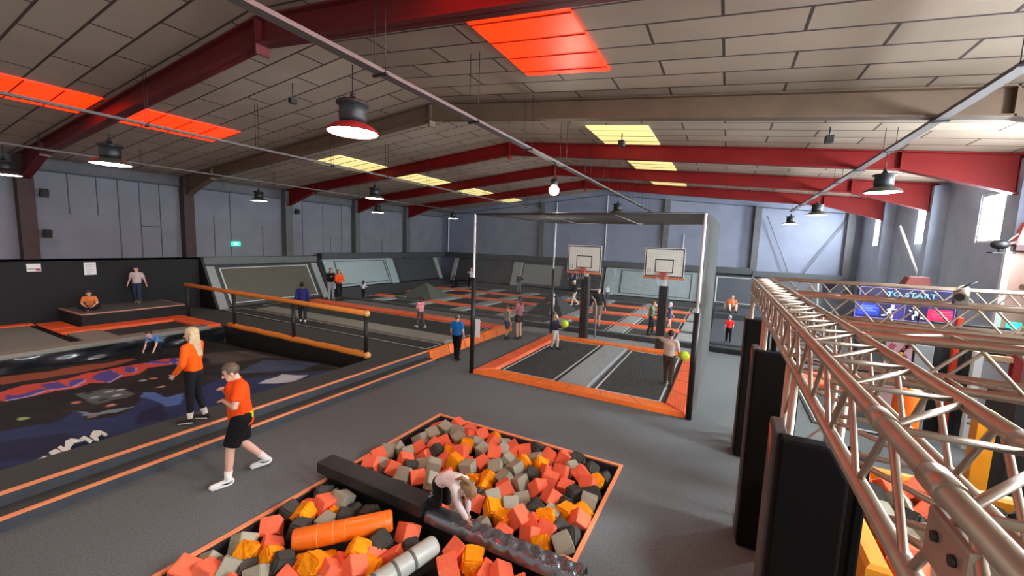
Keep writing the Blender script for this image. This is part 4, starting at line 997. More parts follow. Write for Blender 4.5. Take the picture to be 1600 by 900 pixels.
# padded uprights
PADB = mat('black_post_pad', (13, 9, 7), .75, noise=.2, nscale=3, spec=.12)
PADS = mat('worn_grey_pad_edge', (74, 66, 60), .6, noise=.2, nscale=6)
for i, (y, lb) in enumerate(((2.9, 'nearest tall black pad wrapped on a truss leg, at the bottom right'), (5.4, 'middle tall black pad wrapped on a truss leg'), (7.87, 'farthest tall black pad wrapped on a truss leg'))):
    t = thing('post_pad', lb, 'pad', (.54, y, 0), 0, 'black leg pads')
    m = MB(); x0, x1 = .38, .74
    m.prism([(x0, y, .02), (x1, y, .02), (x1, y, 2.40 if i else 2.28), (x1 - .1, y, 2.46), (x0, y, 2.46)], (0, .12, 0)); m.build('front_pad', PADB, t, True, bevel=.02)
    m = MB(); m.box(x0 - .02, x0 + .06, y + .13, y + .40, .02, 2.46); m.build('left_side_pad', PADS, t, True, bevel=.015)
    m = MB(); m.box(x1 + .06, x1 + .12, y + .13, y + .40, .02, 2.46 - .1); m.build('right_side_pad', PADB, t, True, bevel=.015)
    m = MB(); m.prism([(x0 - .021, y + .2, 2.2), (x0 - .021, y + .2, 2.42), (x0 - .021, y + .36, 2.42)], (-.003, 0, 0)); m.build('orange_tab', mat('dull_orange_tab', (206, 96, 70), .6), t, True)
# raised foam pit of the course, with yellow padded walls
YEL = mat('amber_pad_vinyl', (232, 146, 20), .45, noise=.06, nscale=4, bump=.06, bscale=10)
QX0, QX1, QY0, QY1, QZ = 1.27, 2.75, 3.75, 5.5, 1.3
for nm, (x0, x1, y0, y1), lb in (('pit_wall', (QX0 - .16, QX0, QY0, QY1), 'amber padded wall beside the nearest black pad'), ('pit_wall', (QX1, QX1 + .16, QY0, QY1), 'amber padded wall at the right picture edge'), ('pit_wall', (QX0, QX1, QY1 + .01, QY1 + .15), 'amber padded wall at the back of the raised foam pit')):
    m = MB(); pad(m, x0, x1, y0, y1, 0, QZ, .03); tag(m.build(nm, YEL, loc=((x0 + x1) / 2, (y0 + y1) / 2, 0)), lb, 'pad')
m = MB(); m.box(QX0 + .01, QX1 - .01, QY0, QY1, 0, 1.06); tag(m.build('pit_base', BLACKPAD, loc=(2, 3.6, 0)), 'black base inside the raised foam pit', 'base')
L = []
rs = random.Random(5)
for i in range(6):
    for j in range(6):
        L.append((QX0 + .16 + .235 * i + rs.uniform(-.03, .03), QY0 + .18 + .27 * j + rs.uniform(-.03, .03), 1.18 + rs.uniform(0, .08), rs.choice('rrggyddr')))
def zone_n(x, y):
    a = 'back' if y > 5.0 else ('middle' if y > 4.3 else 'front')
    return 'in the %s of the raised pit' % a
place_cubes(L, zone_n, 'foam cubes in the raised pit')
# start sign
NAVY = mat('sign_navy', (30, 22, 66), .5, emit=.03)
PURP = mat('sign_purple', (56, 38, 118), .5, emit=.06)
CYAN = mat('sign_cyan', (110, 206, 236), .4, emit=.8)
LAV = mat('sign_lavender_line', (130, 124, 196), .4, emit=.4)
SBLUE = mat('sign_blue', (30, 50, 240), .4, emit=.9)
SRED = mat('sign_red', (206, 34, 76), .4, emit=.5)
SWH = mat('sign_white', (206, 216, 248), .4, emit=.9)
sg = thing('start_sign', 'navy start sign with cyan TO START lettering above blue and red panels', 'sign', (3.9, 13.0, 0))
ys = 13.0
m = MB(); m.box(2.98, 4.74, ys, ys + .1, 2.50, 2.87); hd = m.build('header_panel', NAVY, sg, True, bevel=.01)
m = MB(); m.box(2.92, 4.80, ys, ys + .1, 2.04, 2.485); lw = m.build('lower_panel', NAVY, sg, True, bevel=.01)
for x in (3.1, 4.7):
    m = MB(); m.box(x - .04, x + .04, ys + .1, ys + .18, 0, 2.8); m.build('sign_post', BLACKM, sg, True)
def rim(m, x0, x1, z0, z1, w, y):
    m.box(x0, x1, y - .004, y, z0, z0 + w); m.box(x0, x1, y - .004, y, z1 - w, z1); m.box(x0, x0 + w, y - .004, y, z0 + w, z1 - w); m.box(x1 - w, x1, y - .004, y, z0 + w, z1 - w)
def child_flat(m, nm, mt, par):
    o = m.build(nm, mt); o.parent = par; o.data.transform(Matrix.Translation(-Vector(sg.location)))
    return o
m = MB(); rim(m, 3.01, 4.71, 2.53, 2.84, .012, ys); child_flat(m, 'border_line', LAV, hd)
m = MB(); rim(m, 2.95, 4.77, 2.07, 2.46, .012, ys); m.box(3.885, 3.895, ys - .004, ys, 2.08, 2.45); child_flat(m, 'border_line', LAV, lw)
m = MB(); m.box(3.62, 3.86, ys - .003, ys, 2.09, 2.44); child_flat(m, 'purple_panel', PURP, lw)
m = MB(); m.box(2.99, 3.42, ys - .006, ys, 2.14, 2.42); child_flat(m, 'blue_panel', SBLUE, lw)
m = MB()
for z, a, b in ((2.36, 3.04, 3.34), (2.32, 3.04, 3.38), (2.28, 3.04, 3.30), (2.24, 3.04, 3.36)): m.box(a, b, ys - .009, ys - .006, z, z + .012)
child_flat(m, 'blue_panel_lines', mat('sign_pale_blue', (120, 140, 250), .4, emit=.8), lw)
m = MB(); m.box(4.30, 4.73, ys - .006, ys, 2.13, 2.40); child_flat(m, 'red_panel', SRED, lw)
m = MB()
for z, a, b in ((2.34, 4.38, 4.70), (2.28, 4.38, 4.72), (2.22, 4.40, 4.66)): m.box(a, b, ys - .009, ys - .006, z, z + .012)
child_flat(m, 'red_panel_lines', mat('sign_pink', (236, 120, 140), .4, emit=.6), lw)
def figure(cx, cz, s, mir):
    m = MB(); y = ys - .012
    def P_(x, z): return (cx + mir * x * s, y, cz + z * s)
    def limb(a, b, r): m.tube([P_(*a), P_(*b)], r * s, 8)
    m.ball(P_(.1, .38), .085 * s, 12, 8)
    limb((.06, .27), (-.04, .02), .07); limb((.07, .24), (.24, .17), .035); limb((.05, .24), (-.14, .14), .035); limb((.24, .17), (.32, .24), .03)
    limb((-.03, .02), (.14, -.10), .045); limb((.14, -.10), (.10, -.30), .04); limb((-.05, .02), (-.18, -.16), .045); limb((-.18, -.16), (-.36, -.20), .04)
    return m
child_flat(figure(3.62, 2.24, .42, 1), 'running_figure', SWH, lw)
child_flat(figure(4.10, 2.24, .42, -1), 'running_figure', SWH, lw)
fc = bpy.data.curves.new('lettering', 'FONT'); fc.body = 'TO START'; fc.size = .25; fc.extrude = .004; fc.align_x = 'CENTER'; fc.space_character = 1.12
fo = bpy.data.objects.new('tmp', fc); COL.objects.link(fo)
dg = bpy.context.evaluated_depsgraph_get()
me = bpy.data.meshes.new_from_object(fo.evaluated_get(dg)); bpy.data.objects.remove(fo)
me.transform(Matrix.Diagonal((.70, .62, 1, 1)))
me.transform(Matrix.Rotation(PI / 2, 4, 'X'))
me.transform(Matrix.Translation((3.97 - 3.9, -.008, 2.645)))
me.materials.clear(); me.materials.append(CYAN)
o = bpy.data.objects.new('lettering', me); COL.objects.link(o); o.parent = hd
m = MB(); m.hexa([(3.80, 13.0, 2.872), (4.30, 13.0, 2.872), (4.30, 13.4, 2.872), (3.80, 13.4, 2.872), (3.90, 13.02, 3.14), (4.28, 13.02, 3.14), (4.28, 13.36, 3.14), (3.90, 13.36, 3.14)])
tag(m.build('beacon_block', mat('dark_red_block', (104, 32, 24), .6), loc=(4.1, 13.1, 2.86), bevel=.02), 'dark red block standing on top of the start sign', 'block')
# pipes clamped on the trusses
t = thing('pipe_clamp', 'silver pipe clamped on the middle cross truss below the start sign corner', 'clamp', (2.3, 6.2, 3.12))
m = MB(); m.tube([(2.20, 5.95, 3.20), (2.42, 6.5, 3.25)], .055, 16); m.build('pipe', ALU, t, True)
m = MB(); m.tube([(2.19, 5.94, 3.20), (2.196, 5.955, 3.2)], .042, 14); m.build('pipe_mouth', BLACKM, t, True)
m = MB(); m.obox((2.27, 6.12, 3.15), (.12, .06, .14)); m.obox((2.36, 6.36, 3.17), (.12, .06, .16)); m.build('clamp_jaw', STEEL, t, True, bevel=.01)
m = MB(); m.tube([(2.33, 6.3, 3.28), (2.45, 6.32, 3.36)], .012, 8); m.build('clamp_lever', BLACKM, t, True)
t = thing('pipe_clamp', 'brownish clamp on the farthest cross truss at the right picture edge', 'clamp', (4.4, 9.3, 3.12))
m = MB(); m.tube([(4.1, 9.3, 3.2), (4.75, 9.42, 3.17)], .045, 12); m.build('pipe', ALU, t, True)
m = MB(); m.obox((4.3, 9.32, 3.15), (.08, .12, .16)); m.tube([(4.3, 9.3, 3.1), (4.25, 9.28, 3.36)], .014, 8); m.build('clamp_jaw', mat('rusty_clamp', (120, 70, 62), .6), t, True)
# padded things and frames under the trusses
def simple(nm, mt, label, cat, boxes, bevel=.01, extra=None):
    m = MB()
    for b in boxes: m.box(*b)
    b = boxes[0]
    return tag(m.build(nm, mt, loc=((b[0] + b[1]) / 2, (b[2] + b[3]) / 2, b[4]), bevel=bevel), label, cat)
simple('grey_pad', GREYPAD, 'pale grey upright pad beside the black screen under the trusses', 'pad', [(3.52, 3.82, 11.0, 11.2, 0, 1.84)])
t = thing('picture_board', 'upright board with a pink printed picture beside the grey pad', 'board', (3.3, 11.0, 0))
m = MB(); m.box(3.08, 3.5, 11.0, 11.06, 0, 1.9); m.build('board', mat('board_pink', (186, 150, 152), .6), t, True)
m = MB(); rs = random.Random(2)
for i in range(9):
    x, z = rs.uniform(3.12, 3.42), rs.uniform(1.3, 1.8); m.obox((x, 10.996, z), (rs.uniform(.04, .12), .006, rs.uniform(.06, .16)), (0, rs.uniform(-.6, .6), 0))
m.build('printed_patch', mat('board_print', (150, 70, 84), .6), t, True)
m = MB(); m.obox((3.3, 10.99, 1.55), (.05, .006, .22), (0, .4, 0)); m.build('yellow_print', mat('board_yellow', (220, 160, 60), .6), t, True)
simple('black_screen', mat('black_screen', (12, 11, 12), .7), 'black screen panel under the cross trusses', 'screen', [(3.86, 4.36, 11.3, 11.4, 0, 2.3), (4.36, 4.95, 11.3, 11.4, 0, 2.3)])
simple('orange_post', mat('orange_post_paint', (214, 66, 30), .5), 'orange-red square post in front of the black screen', 'post', [(4.12, 4.21, 11.1, 11.2, 0, 2.45)])
t = thing('timber_gate', 'white-sided gate with a timber crossbar under the trusses at the right', 'gate', (4.6, 10.6, 0))
m = MB(); m.box(4.22, 4.34, 10.55, 10.67, 0, 1.9); m.build('white_post', WHITEP, t, True, bevel=.01)
m = MB()
for z in (.5, .62, .74, 1.1): m.box(4.25, 4.31, 10.546, 10.55, z, z + .05)
m.build('post_marking', mat('post_mark', (110, 116, 130), .6), t, True)
m = MB(); m.box(4.34, 4.72, 10.56, 10.66, 1.76, 1.86); m.build('timber_crossbar', mat('pine_timber', (196, 158, 120), .6), t, True, bevel=.005)
m = MB(); m.box(4.34, 4.68, 10.6, 10.63, .9, 1.74); m.build('grey_board', mat('gate_grey_board', (150, 146, 148), .6), t, True)
m = MB(); m.box(4.72, 4.84, 10.55, 10.67, 0, 1.95); m.build('red_post', mat('gate_red', (150, 40, 36), .5), t, True, bevel=.01)
t = thing('orange_barrel', 'orange padded barrel hanging under the near cross truss', 'barrel', (2.12, 6.62, 1.72))
m = MB(); m.lathe([(0, -.26), (.12, -.26), (.135, -.22), (.135, .22), (.12, .26), (0, .26)], n=20); m.build('barrel_body', ORANGE2, t)
m = MB(); m.tube([(0, 0, .26), (0, 0, 1.2)], .012, 8); m.build('hanging_strap', BLACKM, t)
simple('yellow_pad', YEL, 'small amber pad standing behind the trusses near the right edge', 'pad', [(3.42, 3.62, 8.2, 8.4, 0, 1.42)])
simple('dark_padding', BLACKPAD, 'dark padded block at the right picture edge beneath the trusses', 'pad', [(3.75, 4.4, 8.2, 8.9, 0, 1.75)])
# climbing tower at the right edge
t = thing('climbing_tower', 'beige climbing tower with red top at the right picture edge', 'tower', (5.5, 12.7, 0))
m = MB(); m.box(5.2, 5.3, 12.5, 12.6, 0, 3.9); m.build('corner_post', WHITEP, t, True)
m = MB(); m.box(5.3, 6.0, 12.55, 12.62, 0, 3.8); m.build('beige_panel', mat('tower_beige', (178, 142, 128), .7, noise=.08, nscale=3), t, True)
m = MB(); m.box(5.3, 6.02, 12.4, 12.65, 3.82, 3.94); m.build('dark_ledge', mat('tower_ledge', (70, 34, 30), .6), t, True)
m = MB(); m.hexa([(5.3, 12.45, 3.94), (6.0, 12.45, 3.94), (6.0, 12.65, 3.94), (5.3, 12.65, 3.94), (5.42, 12.5, 4.4), (6.0, 12.5, 4.4), (6.0, 12.65, 4.4), (5.42, 12.65, 4.4)]); m.build('red_fascia', mat('tower_red', (214, 88, 84), .5), t, True)
t = thing('floodlight', 'small black floodlight on a bracket beside the red tower top', 'lamp', (5.1, 12.3, 3.9))
m = MB(); m.ball((5.02, 12.3, 3.93), (.15, .12, .1), 16, 10); m.build('lamp_body', BLACKM, t, True)
m = MB(); m.tube([(5.1, 12.3, 3.95), (5.32, 12.45, 3.99)], .03, 8); m.tube([(5.1, 12.3, 3.98), (5.3, 12.42, 4.16)], .02, 8); m.build('bracket_arm', STEEL, t, True)
m = MB(); m.box(4.88, 5.22, 12.2, 12.4, 3.74, 3.77); m.tube([(5.02, 12.3, 3.77), (5.02, 12.3, 3.86)], .03, 8); m.build('base_plate', BLACKM, t, True)
e = thing('exit_sign', 'green glowing exit sign at the right picture edge', 'exit sign', (5.42, 12.35, 2.24))
m = MB(); m.box(5.32, 5.52, 12.3, 12.36, 2.17, 2.32); m.build('sign_box', mat('exit_sign_green', (40, 214, 170), .5, emit=1.6), e, True)
# ================================================================ people
def V3(p): return Vector(p)
def remesh(mb, voxel, it=3):
    me = mb.mesh('tmp', [])
    o = bpy.data.objects.new('tmp', me); COL.objects.link(o)
    r = o.modifiers.new('r', 'REMESH'); r.mode = 'VOXEL'; r.voxel_size = voxel; r.use_smooth_shade = True
    s = o.modifiers.new('s', 'SMOOTH'); s.factor = .5; s.iterations = it
    dg = bpy.context.evaluated_depsgraph_get(); dg.update()
    out = bpy.data.meshes.new_from_object(o.evaluated_get(dg))
    bpy.data.objects.remove(o); bpy.data.meshes.remove(me)
    out.materials.clear()
    return out
SKIN = {'fair': mat('fair_skin', (226, 176, 152), .55), 'pale': mat('pale_skin', (234, 190, 168), .55), 'tan': mat('tan_skin', (190, 136, 108), .55), 'brown': mat('brown_skin', (112, 76, 58), .55)}
EYE = mat('eye_dark', (40, 30, 26), .3); LIP = mat('lip_pink', (176, 98, 90), .5)
CLOTH = {}
def cloth(rgb, rough=.85):
    if rgb not in CLOTH: CLOTH[rgb] = mat('cloth_%d_%d_%d' % rgb, rgb, rough, noise=.06, nscale=30, spec=.2)
    return CLOTH[rgb]
HAIRM = {}
def hairm(rgb):
    if rgb not in HAIRM: HAIRM[rgb] = mat('hair_%d_%d_%d' % rgb, rgb, .55, noise=.18, nscale=34)
    return HAIRM[rgb]
BASE = dict(pel=(0, 0, .97), wst=(0, 0, 1.10), chs=(0, .0, 1.32), nck=(0, -.01, 1.46), head=(0, .015, 1.635),
            lsh=(-.18, 0, 1.42), rsh=(.18, 0, 1.42), lel=(-.235, -.03, 1.13), rel=(.235, -.03, 1.13), lwr=(-.24, .07, .89), rwr=(.24, .07, .89),
            lhp=(-.09, 0, .93), rhp=(.09, 0, .93), lkn=(-.10, .02, .50), rkn=(.10, .02, .50), lan=(-.10, -.02, .08), ran=(.10, -.02, .08),
            lto=(-.12, .13, .035), rto=(.12, .13, .035))
def person(label, x, y, z, h, face, pose=None, shirt=None, sleeve='short', legs=None, legkind='long', shoes=(30, 30, 30), sock=None, hair=(60, 42, 30), hairkind='short',
           skin='fair', det=1, hy=0, hp=0, build=1.0, group=None, curl=.5, ground=True, hem=0):
    J = {k: V3(v) for k, v in BASE.items()}
    for k, v in (pose or {}).items(): J[k] = V3(v)
    sc = h / 1.75
    hs = 1.0 + max(0, 1.7 - h) * .42          # children have bigger heads
    if hs > 1:
        d = (J['head'] - J['nck']); J['head'] = J['nck'] + d * (1 + (hs - 1) * .6)
        tall = 1.75 + .117 * (hs - 1) + .6 * (hs - 1) * .175; sc *= 1.75 / tall
    hr = Euler((math.radians(-hp), 0, math.radians(hy))).to_matrix()
    vox = (.009, .014, .02)[2 - det] if sc > .5 else (.011, .016, .022)[2 - det]
    B = build
    root = thing('person', label, 'person', (x, y, z), math.radians(face - 90), group)
    sd = (J['rsh'] - J['lsh']).normalized(); hd_ = (J['rhp'] - J['lhp']).normalized()
    # ---- body
    m = MB()
    m.rcone(J['pel'], J['wst'], .148 * B, .128 * B, hd_, .72); m.rcone(J['wst'], J['chs'], .128 * B, .158 * B, sd, .66)
    m.rcone(J['chs'], J['chs'].lerp(J['nck'], .55), .158 * B, .11, sd, .62)
    m.rcone(J['lsh'], J['rsh'], .058, .058)
    hc = J['head']; nb = hc + hr @ V3((0, -.025, -.07 * hs))
    m.rcone(J['nck'] - V3((0, 0, .03)), nb, .060, .054)
    m.ball(hc + hr @ V3((0, -.012, .022)) * hs, (.077 * hs, .096 * hs, .098 * hs), 16, 12, hr)
    m.rcone(hc + hr @ V3((0, .03, -.02)) * hs, hc + hr @ V3((0, .055, -.088)) * hs, .062 * hs, .034 * hs)
    m.rcone(hc + hr @ V3((0, .082, .008)) * hs, hc + hr @ V3((0, .104, -.026)) * hs, .009 * hs, .015 * hs)
    for s_ in (-1, 1): m.ball(hc + hr @ V3((s_ * .080, -.01, -.008)) * hs, (.012 * hs, .022 * hs, .034 * hs), 8, 6, hr)
    for a in 'lr':
        s_ = -1 if a == 'l' else 1
        m.rcone(J[a + 'sh'], J[a + 'el'], .054 * B, .041); m.rcone(J[a + 'el'], J[a + 'wr'], .042, .027)
        m.rcone(J[a + 'hp'], J[a + 'kn'], .088 * B, .057); m.rcone(J[a + 'kn'], J[a + 'kn'].lerp(J[a + 'an'], .35), .056, .057); m.rcone(J[a + 'kn'].lerp(J[a + 'an'], .35), J[a + 'an'], .057, .036)
        m.rcone(J[a + 'an'] - V3((0, 0, .03)), J[a + 'to'], .040, .030); m.rcone(J[a + 'an'], J[a + 'an'] - V3((0, 0, .035)), .036, .040)
        fd = (J[a + 'wr'] - J[a + 'el']).normalized()
        m.rcone(J[a + 'wr'], J[a + 'wr'] + fd * .075, .026, .037, V3((0, 1, 0)) if abs(fd.y) < .8 else V3((1, 0, 0)), .5)
    body = remesh(m, vox)
    # fingers: five separate chains per hand, rooted inside the palm
    f = MB()
    for a in 'lr':
        s_ = -1 if a == 'l' else 1
        fd = (J[a + 'wr'] - J[a + 'el']).normalized()
        wide = V3((0, 1, 0)) if abs(fd.y) < .8 else V3((1, 0, 0))
        wide = (wide - fd * wide.dot(fd)).normalized(); pn = V3((-s_, 0, 0)); pn = (pn - fd * pn.dot(fd))
        pn = pn.normalized() if pn.length > .1 else fd.cross(wide).normalized()
        pn = fd.cross(wide) * (1 if fd.cross(wide).dot(pn) > 0 else -1)
        pc = J[a + 'wr'] + fd * .085
        for q, (o_, ln) in enumerate(((.027, .066), (.009, .074), (-.009, .069), (-.026, .054))):
            p0 = pc + wide * o_; d1 = (fd + pn * curl * .5).normalized(); d2 = (fd + pn * curl * 1.6).normalized()
            p1 = p0 + d1 * ln * .5; p2 = p1 + d2 * ln * .5
            f.tube([p0 - fd * .02, p0, p1, p2, p2 + d2 * .006], [.0085, .0085, .008, .0068, .003], 6)
        t0 = J[a + 'wr'] + fd * .035 + wide * .026
        f.tube([t0 - wide * .01, t0 + wide * .022 + fd * .02, t0 + wide * .034 + fd * .045 + pn * .014, t0 + wide * .036 + fd * .055 + pn * .018], [.011, .0105, .0085, .003], 6)
    bm = bmesh.new(); bm.from_mesh(body); tmp = f.mesh('tmp', []); bm.from_mesh(tmp); bm.to_mesh(body); bm.free(); bpy.data.meshes.remove(tmp)
    for p in body.polygons: p.use_smooth = True
    parts = []
    def put(nm, me, mt):
        me.name = nm
        if not me.materials: me.materials.append(mt)
        o = bpy.data.objects.new(nm, me); COL.objects.link(o); o.parent = root; parts.append(o); return o
    put('body', body, SKIN[skin])
    # ---- face
    e = MB()
    for s_ in (-1, 1):
        e = MB(); e.ball(hc + hr @ V3((s_ * .031, .078, .012)) * hs, (.012 * hs, .008 * hs, .008 * hs), 8, 6, hr); put('eye', e.mesh('eye', []), EYE)
        if det == 2:
            e = MB(); e.rcone(hc + hr @ V3((s_ * .018, .088, .032)) * hs, hc + hr @ V3((s_ * .046, .078, .034)) * hs, .005, .004); put('eyebrow', e.mesh('eyebrow', []), hairm(hair))
    e = MB(); e.ball(hc + hr @ V3((0, .083, -.062)) * hs, (.024 * hs, .010 * hs, .007 * hs), 8, 6, hr); put('mouth', e.mesh('mouth', []), LIP)
    # ---- shirt
    if shirt:
        g_ = .017
        m = MB(); low = J['pel'] + (J['pel'] - J['wst']).normalized() * hem
        m.rcone(low, J['wst'], (.150 + g_) * B, (.140 + g_) * B, hd_, .76, cp=False); m.rcone(J['wst'], J['chs'], (.140 + g_) * B, (.160 + g_) * B, sd, .70)
        m.rcone(J['chs'], J['chs'].lerp(J['nck'], .6), (.160 + g_) * B, .105, sd, .66); m.rcone(J['lsh'], J['rsh'], .072, .072); m.rcone(J['nck'] - V3((0, 0, .05)), J['nck'] + V3((0, 0, .012)), .085, .066, sd, .95, cq=False); m.rcone(J['lsh'].lerp(J['nck'], .45) , J['rsh'].lerp(J['nck'], .45), .07, .07)
        for a in 'lr':
            if sleeve == 'none': m.rcone(J[a + 'sh'], J[a + 'sh'].lerp(J[a + 'el'], .15), .07, .068, cq=False)
            elif sleeve == 'short': m.rcone(J[a + 'sh'], J[a + 'sh'].lerp(J[a + 'el'], .72), .072 * B, .072, cq=False)
            else: m.rcone(J[a + 'sh'], J[a + 'el'], .070 * B, .058); m.rcone(J[a + 'el'], J[a + 'el'].lerp(J[a + 'wr'], .95), .058, .044, cq=False)
        put('shirt' if sleeve != 'long' else 'sweater', remesh(m, vox), cloth(shirt))
    # ---- legs
    if legs:
        m = MB(); g_ = .014
        m.rcone(J['pel'] + (J['wst'] - J['pel']) * .35, J['pel'] - (J['wst'] - J['pel']) * .25, .142 * B + g_, .152 * B + g_, hd_, .74, cp=False)
        for a in 'lr':
            hp_, kn, an = J[a + 'hp'], J[a + 'kn'], J[a + 'an']
            if legkind == 'long': m.rcone(hp_, kn, .094 * B + g_, .066 + g_); m.rcone(kn, kn.lerp(an, .95), .064 + g_, .050 + g_ * .6, cq=False)
            elif legkind == 'tight': m.rcone(hp_, kn, .094 * B + .006, .060 + .004); m.rcone(kn, kn.lerp(an, .35), .060, .061); m.rcone(kn.lerp(an, .35), kn.lerp(an, .9), .061, .042, cq=False)
            elif legkind == 'short': m.rcone(hp_, hp_.lerp(kn, .88), .100 * B + g_, .094 + g_, cq=False)
            else: m.rcone(hp_, hp_.lerp(kn, .5), .11 * B + g_, .12 + g_, cq=False)
        put({'long': 'trousers', 'tight': 'leggings', 'short': 'shorts', 'skirt': 'skirt'}[legkind], remesh(m, vox), cloth(legs))
    for a in 'lr':
        an, to = J[a + 'an'], J[a + 'to']; kn = J[a + 'kn']
        dn = V3((0, 0, -1)) if abs((kn - an).normalized().z) > .5 else (an - kn).normalized()
        if sock:
            m = MB(); m.rcone(an, an.lerp(kn, .30), .043, .052, cq=False); put('sock', m.mesh('sock', []), cloth(sock))
        if shoes:
            m = MB(); fwd = (to - an); fwd.z = 0 if abs(dn.z) > .9 else fwd.z
            fwd = fwd.normalized() if fwd.length > .01 else V3((0, 1, 0))
            hl = an + dn * .035 - fwd * .03; tt = to + fwd * .025
            m.rcone(hl, tt, .049, .041, None, .95); m.rcone(an, hl, .046, .047)
            so = put('shoe', remesh(m, vox, 2), cloth(shoes, .5))
            if det == 2:
                k_ = MB(); k_.rcone(hl + dn * .03, tt + dn * .024, .047, .042, fwd.cross(dn), .4); put('shoe_sole', k_.mesh('sole', []), cloth((236, 234, 228)))
                if sum(shoes) > 500:      # dark curved side mark
                    sw = fwd.cross(dn).normalized()
                    for q_ in (-1, 1):
                        k_ = MB(); b0 = an + dn * .028 + sw * q_ * .049
                        k_.tube([b0 - fwd * .045 - dn * .018, b0 - fwd * .0 + dn * .006, b0 + fwd * .04 + dn * .004 - sw * q_ * .002, b0 + fwd * .085 - dn * .006 - sw * q_ * .006], [.003, .007, .010, .004], 6)
                        put('side_mark', k_.mesh('side_mark', []), cloth((26, 26, 28)))
    # ---- hair
    if hair:
        m = MB(); c = hc + hr @ V3((0, -.02, .035)) * hs
        m.ball(c, (.092 * hs, .104 * hs, .100 * hs), 18, 14, hr)
        if hairkind in ('long', 'pony', 'bob'):
            m.rcone(c + hr @ V3((0, -.03, 0)) * hs, J['nck'] + hr @ V3((0, -.06, -.0)) * hs, .090 * hs, .062 * hs, None, .75)
        if hairkind == 'long':
            m.rcone(J['nck'] + V3((0, -.065, .02)), J['nck'].lerp(J['chs'], 1.0) + V3((0, -.13, -.06)), .085 * hs, .055 * hs, V3((1, 0, 0)), .5)
            for s_ in (-1, 1): m.rcone(c + hr @ V3((s_ * .07, 0, -.03)) * hs, J['nck'] + V3((s_ * .085, -.02, -.06)), .04 * hs, .035)
        if hairkind == 'pony':
            p1 = c + hr @ V3((0, -.12, .03)) * hs; m.rcone(p1, p1 + hr @ V3((.05, -.10, -.04)) * hs, .035 * hs, .03 * hs); m.rcone(p1 + hr @ V3((.05, -.10, -.04)) * hs, p1 + hr @ V3((.08, -.11, -.15)) * hs, .03 * hs, .014)
        me = remesh(m, vox if det else .02, 2)
        bm = bmesh.new(); bm.from_mesh(me); inv = hr.transposed()
        kill = []
        for v in bm.verts:
            q = (inv @ (v.co - hc)) / hs
            if (q.y > .028 and q.z < .068 and abs(q.x) < .075) or (q.z < -.005 and q.y > -.012 and q.z > -.16 and hairkind in ('short',)) or (hairkind == 'short' and q.z < -.06): kill.append(v)
            elif det: v.co += hr @ V3((math.sin(v.co.x * 190) * .002, math.sin(v.co.x * 140 + v.co.z * 60) * .003, 0))
        bmesh.ops.delete(bm, geom=kill, context='VERTS'); bm.to_mesh(me); bm.free()
        put('hair', me, hairm(hair))
    # ---- scale and rest on the ground
    S = Matrix.Scale(sc, 4); lowz = 9
    for o in parts:
        o.data.transform(S)
        for p in o.data.polygons: p.use_smooth = True
        lowz = min(lowz, min(v.co.z for v in o.data.vertices))
    if ground:
        for o in parts: o.data.transform(Matrix.Translation((0, 0, -lowz)))
    return root
WALK = dict(lkn=(-.10, .17, .52), lan=(-.10, .22, .10), lto=(-.11, .38, .06), rkn=(.10, .02, .49), ran=(.10, -.30, .14), rto=(.11, -.16, .05))
STEP = dict(lkn=(-.10, .10, .51), lan=(-.10, .10, .08), lto=(-.11, .26, .035), rkn=(.10, -.02, .50), ran=(.10, -.14, .09), rto=(.11, .0, .035))
def P_(*ds, **k):
    r = {}
    for d in ds: r.update(d)
    r.update(k); return r
# the two staff members in front
man = person('man in an orange t-shirt and black shorts walking with arms folded to his chest', -6.1, 3.2, 0, 1.80, 250,
       P_(WALK, pel=(0, 0, .95), wst=(0, .01, 1.10), chs=(0, .03, 1.32), nck=(0, .03, 1.45), head=(0, .10, 1.585), lel=(-.27, .10, 1.17), lwr=(-.0, .175, 1.18), rel=(.28, .09, 1.18), rwr=(.06, .18, 1.34), lsh=(-.19, .02, 1.40), rsh=(.19, .02, 1.40),
          lkn=(-.10, .15, .51), lan=(-.10, .19, .085), lto=(-.12, .35, .045), rkn=(.10, -.03, .49), ran=(.11, -.32, .13), rto=(.15, -.17, .045)), shirt=(255, 84, 20), sleeve='short', legs=(22, 22, 24), legkind='short', shoes=(228, 226, 220), sock=(232, 226, 218), hair=(94, 80, 58), skin='fair', det=2, build=1.22, hy=-4, hp=22, hem=.12, curl=.9)
rd = thing('radio', 'small yellow radio clipped to the waist of the man in orange', 'radio', (-5.93, 3.25, 1.0))
m = MB(); m.obox((0, 0, 0), (.07, .035, .10), (0, 0, .9)); m.build('radio_case', mat('yellow_radio', (226, 226, 30), .5), rd, bevel=.008)
m = MB(); m.obox((.012, -.012, .01), (.03, .02, .04), (0, 0, .9)); m.build('screen', BLACKM, rd)
person('woman with long blond hair in an orange sweater and black leggings, beside the airbag', -7.93, 3.44, P, 1.64, 212,
       P_(lel=(-.27, .0, 1.14), lwr=(-.24, .17, .95), rel=(.24, .06, 1.14), rwr=(.17, .25, 1.08), lan=(-.11, .03, .08), lto=(-.16, .17, .035), ran=(.10, -.1, .08), rto=(.10, .06, .035)), shirt=(250, 98, 20), sleeve='long', legs=(34, 34, 38), legkind='tight', shoes=(44, 34, 30), sock=(220, 214, 206), hair=(206, 180, 138), hairkind='long', skin='fair', det=2, hy=25, hp=8)
